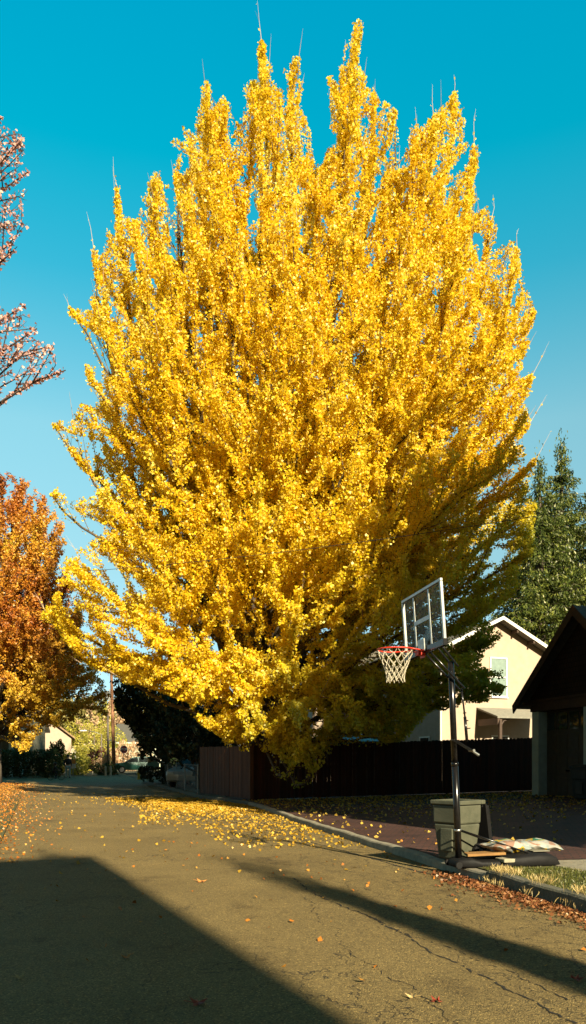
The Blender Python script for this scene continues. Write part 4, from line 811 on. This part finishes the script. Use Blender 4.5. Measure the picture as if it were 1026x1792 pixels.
def lamp(x,y,Y,h,arm,label):
    b=ground(x,y,Y); T=thing('street_lamp',label,'street lamp',b); MB().tube([(0,0,-.1),(0,0,h)],[.08,.055],9).build('pole',M_wood2,T,smooth=True)
    MB().tube([(0,0,h-.05),(-arm*.35,0,h+.22),(-arm*.8,0,h+.35)],.035,7).build('arm',M_galv,T,smooth=True)
    MB().add(*loft([(0,.05,-.05,.05),(.2,.14,-.08,.06),(.55,.16,-.09,.06),(.75,.08,-.05,.04)],Matrix.Translation((-arm*.78,0,h+.36))@Matrix.Rotation(PI,4,'Z'))).build('lamp_head',mat('lamp_head_paint',(.75,.75,.72),(.7,.7,.66),.5,5),T,smooth=True); return T
lamp(178,1351,78,3.9,2.0,'white cobra-head street lamp on a dark pole above the far junction')
b=ground(165,1351,84); T=thing('metal_post','plain dark metal post left of the street lamp','post',b); MB().tube([(0,0,-.1),(0,0,4.0),(0,0,4.06)],[.06,.05,.02],8).build('post',M_wood2,T)
# stop sign
M_sign=mat('faded_red_sign',(.20,.018,.02),(.16,.015,.018),.5,4); M_signw=mat('sign_white',(.75,.74,.7),(.7,.69,.66),.5,4)
b=ground(217,1347,72); ST=thing('stop_sign','dark red octagonal stop sign on a post in front of the pale house','road sign',b,R(38))
MB().box(-.03,.03,-.02,.02,-.2,2.55).build('post',M_galv,ST)
oc=[(.38*math.cos(PI/8+i*PI/4)/math.cos(PI/8)*1.0,2.25+.38*math.sin(PI/8+i*PI/4)/math.cos(PI/8)) for i in range(8)]; oi=[(x*.93,2.25+(z-2.25)*.93) for x,z in oc]
pl_=MB().prism(oc,-.035,-.024,'y').build('plate',M_signw,ST); MB().prism(oi,-.039,-.0352,'y').build('face',M_sign,pl_)
tcu=bpy.data.curves.new('lettering','FONT'); tcu.body='STOP'; tcu.size=.30; tcu.align_x='CENTER'; tcu.align_y='CENTER'; tcu.extrude=.001; to=bpy.data.objects.new('tmp',tcu); COL.objects.link(to)
bpy.context.view_layer.update(); me=bpy.data.meshes.new_from_object(to.evaluated_get(bpy.context.evaluated_depsgraph_get())); bpy.data.objects.remove(to); me.materials.clear(); me.materials.append(M_signw)
lo=bpy.data.objects.new('lettering',me); COL.objects.link(lo); lo.parent=pl_; lo.location=(0,-.042,2.25); lo.rotation_euler=(PI/2,0,0)
# small orange and white notice
b=ground(128,1352,58); NS=thing('notice_sign','small orange and white notice on a short post by the yellow shrubs','sign',b,R(-5)); MB().box(-.02,.02,-.02,.02,-.1,.72).build('post',M_galv,NS); MB().box(-.21,.21,-.035,-.021,.70,1.05).build('lower_panel',M_signw,NS); MB().box(-.21,.21,-.036,-.020,1.052,1.40).build('upper_panel',mat('orange_sign',(.75,.32,.08),(.7,.28,.06),.5,4),NS)
# short posts and a hydrant
M_pale=mat('pale_post',(.55,.50,.38),(.45,.40,.3),.8,6)
for i,(x,y,Y,lb) in enumerate(((185,1352,62,'short pale wooden post left of the reddish utility pole'),(194,1352,62,'short pale wooden post nearest the reddish utility pole'),(163,1352,66,'short pale wooden post by the dark red shrub'))):
    b=ground(x,y,Y); o=MB().taper((-.07,.07,-.07,.07),(-.06,.06,-.06,.06),-.1,.75).taper((-.06,.06,-.06,.06),(-.02,.02,-.02,.02),.751,.80).build('bollard',M_pale,loc=b); tag(o,lb,'bollard','short posts at the junction')
b=ground(243,1357,53); HYD=thing('fire_hydrant','yellow fire hydrant against the dark tree near the green car','fire hydrant',b); M_yel=mat('yellow_paint',(.62,.38,.02),(.5,.3,.02),.5,6)
MB().lathe([(.15,0),(.15,.04),(.10,.05),(.10,.50),(.13,.51),(.13,.56),(.10,.60),(.05,.68),(.02,.70)],14).build('body',M_yel,HYD,smooth=False); MB().tube([(-.17,0,.4),(.17,0,.4)],.05,10).build('outlet',M_yel,HYD); MB().tube([(0,0,.70),(0,0,.74)],.025,5).build('cap_nut',M_yel,HYD)
# ---- cars
def car(name,label,loc,rz,paint,group=None):
    T=thing(name,label,'car',loc,rz,group); tyre=mat('tyre',(.02,.02,.02),(.03,.03,.03),.8,9); rimm=mat('alloy',(.6,.6,.6),(.5,.5,.5),.35,9,metal=.6)
    prof=[(-2.15,.35),(-2.2,.62),(-2.12,.82),(-1.75,.93),(-1.05,1.02),(-.45,1.42),(.1,1.55),(1.0,1.56),(1.6,1.44),(2.02,1.05),(2.15,.85),(2.18,.4),(2.05,.28),(-2.0,.28)]
    b=MB(); n=len(prof); ys=[(-.86,.90),(-.80,1.0),(.80,1.0),(.86,.90)]; v=[]
    for y,k in ys:
        for x,z in prof:
            yy=y*(1-.22*max(0,(z-.95))/.6); v.append((x*(.985 if k<1 else 1),yy,z if k==1 else min(z,z*.985+.003)))
    f=[tuple(range(n)),tuple(range(4*n-1,3*n-1,-1))]
    for j in range(3):
        for i in range(n): f.append((j*n+i,(j+1)*n+i,(j+1)*n+(i+1)%n,j*n+(i+1)%n))
    b.add(v,f); body=b.build('body',paint,T,bevel=.03)
    for s in(-1,1):
        w=lambda z:.865*(1-.22*max(0,(z-.95))/.6)
        def side(poly): 
            m_=MB(); vv=[(x,s*(w(z)+.004),z) for x,z in poly]+[(x,s*(w(z)-.01),z) for x,z in poly]; k=len(poly); m_.add(vv,[tuple(range(k)),tuple(range(2*k-1,k-1,-1))]+[(i,(i+1)%k,(i+1)%k+k,i+k) for i in range(k)]); return m_
        side([(-.88,1.05),(-.42,1.36),(.15,1.48),(.2,1.05)]).build('side_window',glass,T); side([(.28,1.05),(.24,1.485),(1.0,1.49),(1.45,1.38),(1.7,1.08)]).build('side_window',glass,T)
        for x in(-1.32,1.35):
            wh=MB().tube([(x,s*.70,.34),(x,s*.885,.34)],.34,24).build('wheel',tyre,T,bevel=.02)
            r=MB().tube([(x,s*.8851,.34),(x,s*.893,.34)],.21,16)
            for k in range(5): a=2*PI*k/5; r.tube([(x,s*.897,.34),(x+.2*math.cos(a),s*.897,.34+.2*math.sin(a))],.025,4)
            r.build('hubcap',rimm,wh)
        MB().box(-2.215,-2.10,s*.62-.16,s*.62+.16,.66,.80).build('headlight',mat('lens',(.7,.72,.7),(.6,.62,.6),.2,5),T,bevel=.02)
        MB().box(2.08,2.185,s*.66-.1,s*.66+.1,.8,.98).build('tail_light',mat('red_lens',(.4,.02,.02),(.3,.02,.02),.3,5),T)
        MB().box(-.95,-.78,s*.88-.03+s*.06,s*.88+.03+s*.06,1.0,1.12).build('mirror',paint,T,bevel=.02)
    MB().add([(-1.03,-.68,1.045),(-1.03,.68,1.045),(-.47,.62,1.425),(-.47,-.62,1.425),(-1.0,-.68,1.03),(-1.0,.68,1.03),(-.44,.62,1.40),(-.44,-.62,1.40)],[(0,1,2,3),(4,7,6,5),(0,4,5,1),(2,6,7,3),(1,5,6,2),(0,3,7,4)]).build('windscreen',glass,T)
    return T
M_green=mat('green_car_paint',(.03,.17,.13),(.025,.14,.11),.28,2,spec=.7)
p=at(238,1350,71); car('parked_car','green hatchback parked beyond the junction behind the stop sign',(p.x,p.y,zr(71)),R(14),M_green)
p=at(342,1350,39.5); car('parked_car','pale silver car mostly hidden behind the chain link fence',(p.x,p.y,G(p.x,39.5)-.02),R(80),mat('silver_paint',(.5,.5,.48),(.45,.45,.43),.3,2,metal=.3))
# ---- far houses
def farhouse(x0,x1,Y,e,a,d,m,rm,label,axis='x',ybase=None,wins=(),rz=0,door=None):
    X0=(x0-513)/F*Y; X1=(x1-513)/F*Y; w=X1-X0; zb=zr(Y); T=thing('house',label,'house',(X0,Y,zb),rz)
    if axis=='x':   # ridge parallel to the front
        MB().prism([(0,-.3),(d,-.3),(d,e),(d/2,a),(0,e)],0,w,'x').build('wall',m,T)
        k=(a-e)/(d/2)
        MB().prism([(-.5,e-k*.5+.02),(d/2,a+.02),(d/2,a+.2),(-.5,e-k*.5+.2)],-.3,w+.3,'x').build('roof',rm,T); MB().prism([(d/2,a+.02),(d+.5,e-k*.5+.02),(d+.5,e-k*.5+.2),(d/2,a+.2)],-.3,w+.3,'x').build('roof',rm,T)
        MB().box(-.3,w+.3,-.56,-.505,e-k*.5-.02,e-k*.5+.16).build('fascia',M_white,T)
    else:
        MB().prism([(0,-.3),(w,-.3),(w,e),(w/2,a),(0,e)],0,d,'y').build('wall',m,T); k=(a-e)/(w/2)
        for s in(-1,1): MB().prism([(w/2,a+.02),(w/2+s*(w/2+.4),a+.02-k*(w/2+.4)),(w/2+s*(w/2+.4),a+.2-k*(w/2+.4)),(w/2,a+.2)],-.4,d+.4,'y').build('roof',rm,T)
    for (a0,a1,z0,z1) in wins: win(T,a0,a1,z0,z1,gm=M_dkpane)
    if door:
        a0,a1,h_=door[:3]; dm=door[3] if len(door)>3 else M_trim
        dd=MB().box(a0,a1,-.06,-.003,0,h_).build('door',dm,T); MB().tube([(a1-.12,-.06,1.0),(a1-.12,-.11,1.0)],.03,6).build('handle',M_galv,dd); MB().box(a0+.15,a1-.15,-.066,-.0601,h_*.5,h_-.2).build('pane',M_signw,dd)
    return T
M_pgreen=mat('pale_green_siding',(.50,.55,.42),(.43,.47,.36),.8,3,.3,3,stretch=(.2,.2,8)); M_lgrey=mat('pale_grey_wall',(.55,.58,.55),(.48,.50,.47),.8,4)
farhouse(196,330,92,3.5,5.7,8,M_pgreen,M_roof,'long low pale green house with grey roof beyond the stop sign',wins=((1.2,2.2,1.2,2.4),(5.5,6.5,1.2,2.4)))
farhouse(30,121,78,3.7,5.8,8,M_cream,mat('brown_roof',(.30,.19,.11),(.22,.14,.08),.9,6),'bright cream gable-ended house beyond the hedge on the left',axis='y',rz=R(17))
farhouse(126,161,118,2.6,5.0,8,M_signw,mat('tan_roof',(.42,.37,.27),(.36,.31,.22),.9,6),'small white house with tan roof far beyond the junction')
farhouse(142,160,90,1.9,2.4,2.5,M_signw,M_rooft,'tiny white shed with a blue door past the end of the street',axis='y',door=(.35,.95,1.7,mat('blue_door',(.04,.22,.42),(.03,.18,.36),.5,5)))
hh_=farhouse(-60,45,63,4.3,6.8,5,mat('olive_siding',(.16,.15,.10),(.12,.11,.075),.85,3),M_rooft,'shaded olive-sided house with pale porch columns behind the left hedge',wins=((1.2,2.0,.9,2.4),))
for x in(2.35,4.3,5.1): MB().box(x-.14,x+.14,-1.3,-1.02,-.2,3.0).build('porch_column',M_stucco,hh_)
MB().box(1.8,5.6,-1.5,-.6,3.0,3.14).build('porch_roof',M_rooft,hh_)
farhouse(300,420,63,4.6,6.6,8,M_lgrey,M_roof,'pale blue-grey house glimpsed through the dark tree',wins=((.9,1.7,1.5,2.8),(3.2,4.0,1.5,2.8)))
# ---- shrubs and hedges
def shrub(name,label,base,rx,ry,h,lm,n,size,group=None,cat='shrub',A=None,box=False):
    T=thing(name,label,cat,base,group=group); rg=RNG
    if box: Q=np.stack([rg.uniform(-rx,rx,n),rg.uniform(-ry,ry,n),h*rg.random(n)**.8],1)
    else:
        d=rg.normal(size=(n,3)); d/=np.linalg.norm(d,axis=1,keepdims=True); k=(1-.35*rg.random(n)**2)[:,None]*(1+.18*np.sin(d[:,0:1]*7+d[:,2:3]*5)); Q=d*k*np.array([rx,ry,h*.55]); Q[:,2]+=h*.5; Q[:,2]=np.maximum(Q[:,2],.05)
    Q[:,2]+=.12*np.sin(Q[:,0]*5)*(Q[:,2]/h)
    st=MB()
    for i in range(7):
        a=rg.random()*6.28; st.tube([(0,0,-.05),(rx*.3*math.cos(a),ry*.3*math.sin(a),h*.4),(rx*.6*math.cos(a),ry*.6*math.sin(a),h*.8)],[.03,.02,.008],4)
    st.build('stems',bark,T); leaves_obj('foliage',Q+np.array(base),size*rg.uniform(.6,1.3,n),lm,T,loc=base,A=A,asp=.8 if A is None else .2,jit=1 if A is None else .5); return T
YG=leafmat('yellow_green_leaf',[(0,(.22,.24,.04)),(.5,(.45,.40,.05)),(1,(.62,.50,.10))],.35,.8,.5); RD=leafmat('dark_red_leaf',[(0,(.06,.012,.012)),(1,(.16,.03,.025))],.2,.8,.5); HG=leafmat('hedge_leaf',[(0,(.025,.045,.012)),(1,(.06,.085,.022))],.2,.8,.5); TAN=leafmat('tan_twig',[(0,(.40,.24,.13)),(1,(.58,.40,.24))],.1,.8,.5)
p=ground(36,1355,58); shrub('hedge','long clipped dark hedge in front of the olive house at the left edge',p,2.5,.8,2.1,HG,6500,.14,cat='hedge',box=True)
p=ground(86,1355,57.5); shrub('hedge','rounded dark hedge end nearest the standing person',p,1.0,.9,2.0,HG,2600,.14,cat='hedge')
p=ground(98,1345,66); shrub('feathery_bush','dark spiky bush rising above the hedge before the cream house',p,.8,.7,2.7,DARK,1500,.5,A=np.tile([0,0,1.2],(1500,1)))
for x,Y,rx,h,lb in((138,64,1.0,1.5,'low bright yellow-green shrub just right of the small notice'),(128,66,1.3,2.0,'larger yellow-green shrub behind the small notice'),(157,80,1.6,2.6,'yellow-green bush below the street lamp'),(172,88,3.0,5.2,'tall yellow-green bush between the lamp and the reddish pole')):
    p=ground(x,1350,Y); shrub('shrub',lb,p,rx,rx,h,YG,int(700*rx*h*.7),.17,'yellow-green shrubs at the junction')
p=ground(170,1350,74); shrub('shrub','dark red shrub at the foot of the street lamp',p,1.2,1.0,2.2,RD,1500,.17)
p=ground(183,1350,64); shrub('shrub','low dark green shrub behind the short pale posts',p,1.3,.8,1.0,HG,1300,.15)
p=ground(228,1335,84); shrub('bare_shrub','tan leafless shrub behind the green car',p,2.2,1.2,3.1,TAN,1700,.55,A=np.tile([0,0,1.0],(1700,1)))
p=ground(180,1350,70); shrub('bare_shrub','small tan leafless shrub at the base of the reddish pole',p,.8,.6,1.5,TAN,500,.4,A=np.tile([0,0,1.0],(500,1)))
# far wooded slope
WD=leafmat('far_wood_leaf',[(0,(.14,.13,.04)),(.4,(.30,.25,.08)),(.8,(.42,.36,.12)),(1,(.34,.20,.12))],.3,.06,.7)
n=42000; X=RNG.uniform(-75,30,n); Y=RNG.uniform(135,175,n); cz=6+5*np.sin(X*.35+Y*.2)*np.sin(Y*.31)+.0*X; Z=.6+np.maximum(.3,(7.5+cz*.55)*RNG.random(n)**.6*(1+(Y-135)/120))
tag(leaves_obj('distant_wood',np.stack([X,Y,Z],1),RNG.uniform(.5,1.1,n),WD),kind='stuff')
for i,(x,Y,h,c,lb) in enumerate(((150,120,9.5,YG,'far yellow-green tree behind the white house with the tan roof'),(215,128,10.5,YG,'far yellow-green tree behind the roof of the pale green house'),(186,112,11,TAN,'far bare brownish tree behind the utility poles'))):
    b=ground(x,1345,Y); tree('far_tree',lb,b,[ (b[0]+random.uniform(-1,1)*h*.33,b[1]+random.uniform(-1,1)*h*.3,b[2]+h*random.uniform(.45,1)) for _ in range(14)],c,.34,9,.2,(1,2.4),z0=(1,3),rad=.3,seg=(.9,.8))
# ================================================================ people
def skin_obj(name,J,E,m,parent,sub=1):
    """J: name->(pos,radius); E: edges; one continuous skinned surface"""
    names=list(J); me=bpy.data.meshes.new(name); me.from_pydata([J[k][0] for k in names],[(names.index(a),names.index(b)) for a,b in E],[]); me.update()
    o=bpy.data.objects.new(name,me); COL.objects.link(o); s=o.modifiers.new('skin','SKIN'); s.use_smooth_shade=True
    for i,k in enumerate(names):
        r=J[k][1]; r=r if isinstance(r,tuple) else (r,r); me.skin_vertices[0].data[i].radius=r; me.skin_vertices[0].data[i].use_root=(i==0)
    o.modifiers.new('sub','SUBSURF').levels=sub; o.modifiers['sub'].render_levels=sub; me.materials.append(m); o.parent=parent; return o
M_skin=mat('skin',(.50,.30,.20),(.44,.26,.17),.6,8); M_jk=mat('dark_jacket',(.025,.022,.022),(.04,.035,.035),.9,12); M_jn=mat('grey_blue_trousers',(.36,.42,.42),(.28,.34,.34),.9,12); M_hair=mat('dark_hair',(.03,.02,.015),(.05,.035,.025),.7,20); M_shoe=mat('dark_shoe',(.03,.03,.03),(.05,.05,.05),.6,12)
def person(label,loc,rz,sc,J0,jacket,trousers):
    T=thing('person',label,'person',loc,rz); T.scale=(sc,sc,sc); J=dict(J0); E=[('pelvis','chest'),('chest','neck'),('neck','head'),('head','crown')]
    for s in('l','r'):
        E+=[('pelvis','hip'+s),('hip'+s,'knee'+s),('knee'+s,'ank'+s),('ank'+s,'toe'+s),('chest','sho'+s),('sho'+s,'elb'+s),('elb'+s,'wri'+s),('wri'+s,'palm'+s)]
        w=Vector(J['wri'+s][0]); p=Vector(J['palm'+s][0]); d=(p-w).normalized(); q=d.cross(Vector((1,0,0))).normalized()
        for k,(o_,l) in enumerate(((-.03,.07),(-.012,.085),(.008,.08),(.028,.065))):
            J['f%d%s'%(k,s)]=(tuple(p+q*o_+d*l*.5),.009); J['g%d%s'%(k,s)]=(tuple(p+q*o_*1.1+d*l+Vector((0,-.012,0))),.007); E+=[('palm'+s,'f%d%s'%(k,s)),('f%d%s'%(k,s),'g%d%s'%(k,s))]
        J['th'+s]=(tuple(w.lerp(p,.5)-q*.05+d*.02),.010); E.append(('wri'+s,'th'+s))
    J['nose']=(tuple(Vector(J['head'][0])+Vector((0,-.115,-.01))),.014); E.append(('head','nose'))
    skin_obj('body',J,E,M_skin,T,1)
    def grp(keys,edges,add,name,m): 
        skin_obj(name,{k:(J0[k][0],tuple(x+add for x in (J0[k][1] if isinstance(J0[k][1],tuple) else (J0[k][1],)*2))) for k in keys},edges,m,T,1)
    grp(['pelvis','chest','neck','shol','elbl','wril','shor','elbr','wrir'],[('pelvis','chest'),('chest','neck'),('chest','shol'),('shol','elbl'),('elbl','wril'),('chest','shor'),('shor','elbr'),('elbr','wrir')],.022,'jacket',jacket)
    grp(['pelvis','hipl','kneel','ankl','hipr','kneer','ankr'],[('pelvis','hipl'),('hipl','kneel'),('kneel','ankl'),('pelvis','hipr'),('hipr','kneer'),('kneer','ankr')],.018,'trousers',trousers)
    h=Vector(J0['head'][0]); MB().lathe([(.02,.135),(.07,.125),(.105,.08),(.115,.02),(.10,-.06),(.07,-.11)][::-1],14,Matrix.Translation(h+Vector((0,.03,.035)))).build('hair',M_hair,T,smooth=True)
    for s in('l','r'):
        a=Vector(J0['ank'+s][0]);t=Vector(J0['toe'+s][0]); MB().tube([a+Vector((0,.05,-.04)),a.lerp(t,.4)+Vector((0,0,-.01)),t+Vector((0,-.03,0))],[.05,.05,.035],8).build('shoe',M_shoe,T,smooth=True)
    for s in(-1,1): MB().lathe([(.004,-.012),(.012,-.006),(.012,.006),(.004,.012)],8,Matrix.Translation(h+Vector((s*.034,-.098,.012)))).build('eye',M_shoe,T)
    return T
ST_={'pelvis':((0,0,.95),(.15,.11)),'chest':((0,0,1.30),(.17,.11)),'neck':((0,.01,1.50),.055),'head':((0,-.01,1.64),(.085,.10)),'crown':((0,0,1.72),.07)}
for s,k in(('l',-1),('r',1)):
    ST_.update({'hip'+s:((k*.10,0,.88),.095),'knee'+s:((k*.11,-.02-.05*k,.49),.065),'ank'+s:((k*.12,.02-.06*k,.09),.045),'toe'+s:((k*.13,-.14-.06*k,.04),.035),'sho'+s:((k*.19,0,1.42),.065),'elb'+s:((k*.25,.03,1.13),.045),'wri'+s:((k*.24,-.08,.90),.032),'palm'+s:((k*.235,-.11,.83),(.035,.02))})
p=ground(119,1362,56); person('person in a dark jacket and grey-blue trousers standing at the junction by the hedge',p,R(25),.98,ST_,M_jk,M_jn)
# child on a small bicycle beside the adult
bx=ground(98,1364,51.5); 
BK=thing('bicycle','small dark bicycle at the end of the hedge ridden by the child','bicycle',bx,R(12))
for x in(-.36,.36):
    w=MB().tube([(x+.20*math.cos(2*PI*i/24),0,.22+.20*math.sin(2*PI*i/24)) for i in range(25)],.018,6,False).build('wheel',mat('tyre',(.02,.02,.02)),BK)
    sp=MB()
    for k in range(10): a=2*PI*k/10; sp.tube([(x,0,.22),(x+.19*math.cos(a),0,.22+.19*math.sin(a))],.004,3)
    sp.build('spokes',M_galv,w)
MB().tube([(-.36,0,.22),(-.05,0,.24),(.28,0,.50),(.36,0,.22)],.014,6).tube([(-.05,0,.24),(-.16,0,.58)],.014,6).tube([(-.14,0,.5),(.28,0,.52)],.014,6).tube([(-.36,0,.22),(-.14,0,.5)],.011,6).tube([(.28,0,.50),(.25,0,.66)],.012,6).build('frame',M_blk,BK)
MB().tube([(.22,-.2,.70),(.25,0,.66),(.22,.2,.70)],.011,6).build('handlebar',M_blk,BK); MB().taper((-.24,-.08,-.05,.05),(-.26,-.07,-.06,.06),.57,.61).build('saddle',M_blkpl,BK)
for s in(-1,1): MB().box(-.09,-.01,s*.09-.03,s*.09+.03,.10 if s>0 else .32,.12 if s>0 else .34).build('pedal',M_blkpl,BK)
# rider: faces the bicycle's +x, figure frame faces -y
RD_={'pelvis':((0,.16,.64),(.10,.08)),'chest':((0,.08,.86),(.11,.08)),'neck':((0,.04,.99),.04),'head':((0,.02,1.09),(.075,.085)),'crown':((0,.03,1.16),.06)}
for s,k in(('l',-1),('r',1)):
    RD_.update({'hip'+s:((k*.07,.12,.61),.065),'knee'+s:((k*.09,-.10,.46 if k<0 else .60),.045),'ank'+s:((k*.09,.03,.20 if k<0 else .40),.032),'toe'+s:((k*.09,-.09,.15 if k<0 else .36),.025),'sho'+s:((k*.12,.06,.94),.042),'elb'+s:((k*.17,-.04,.81),.03),'wri'+s:((k*.19,-.17,.73),.022),'palm'+s:((k*.19,-.22,.71),(.022,.014))})
person('child in dark clothes riding the small bicycle beside the adult at the junction',bx,R(12)+PI/2,1.0,RD_,M_jk,M_jk)
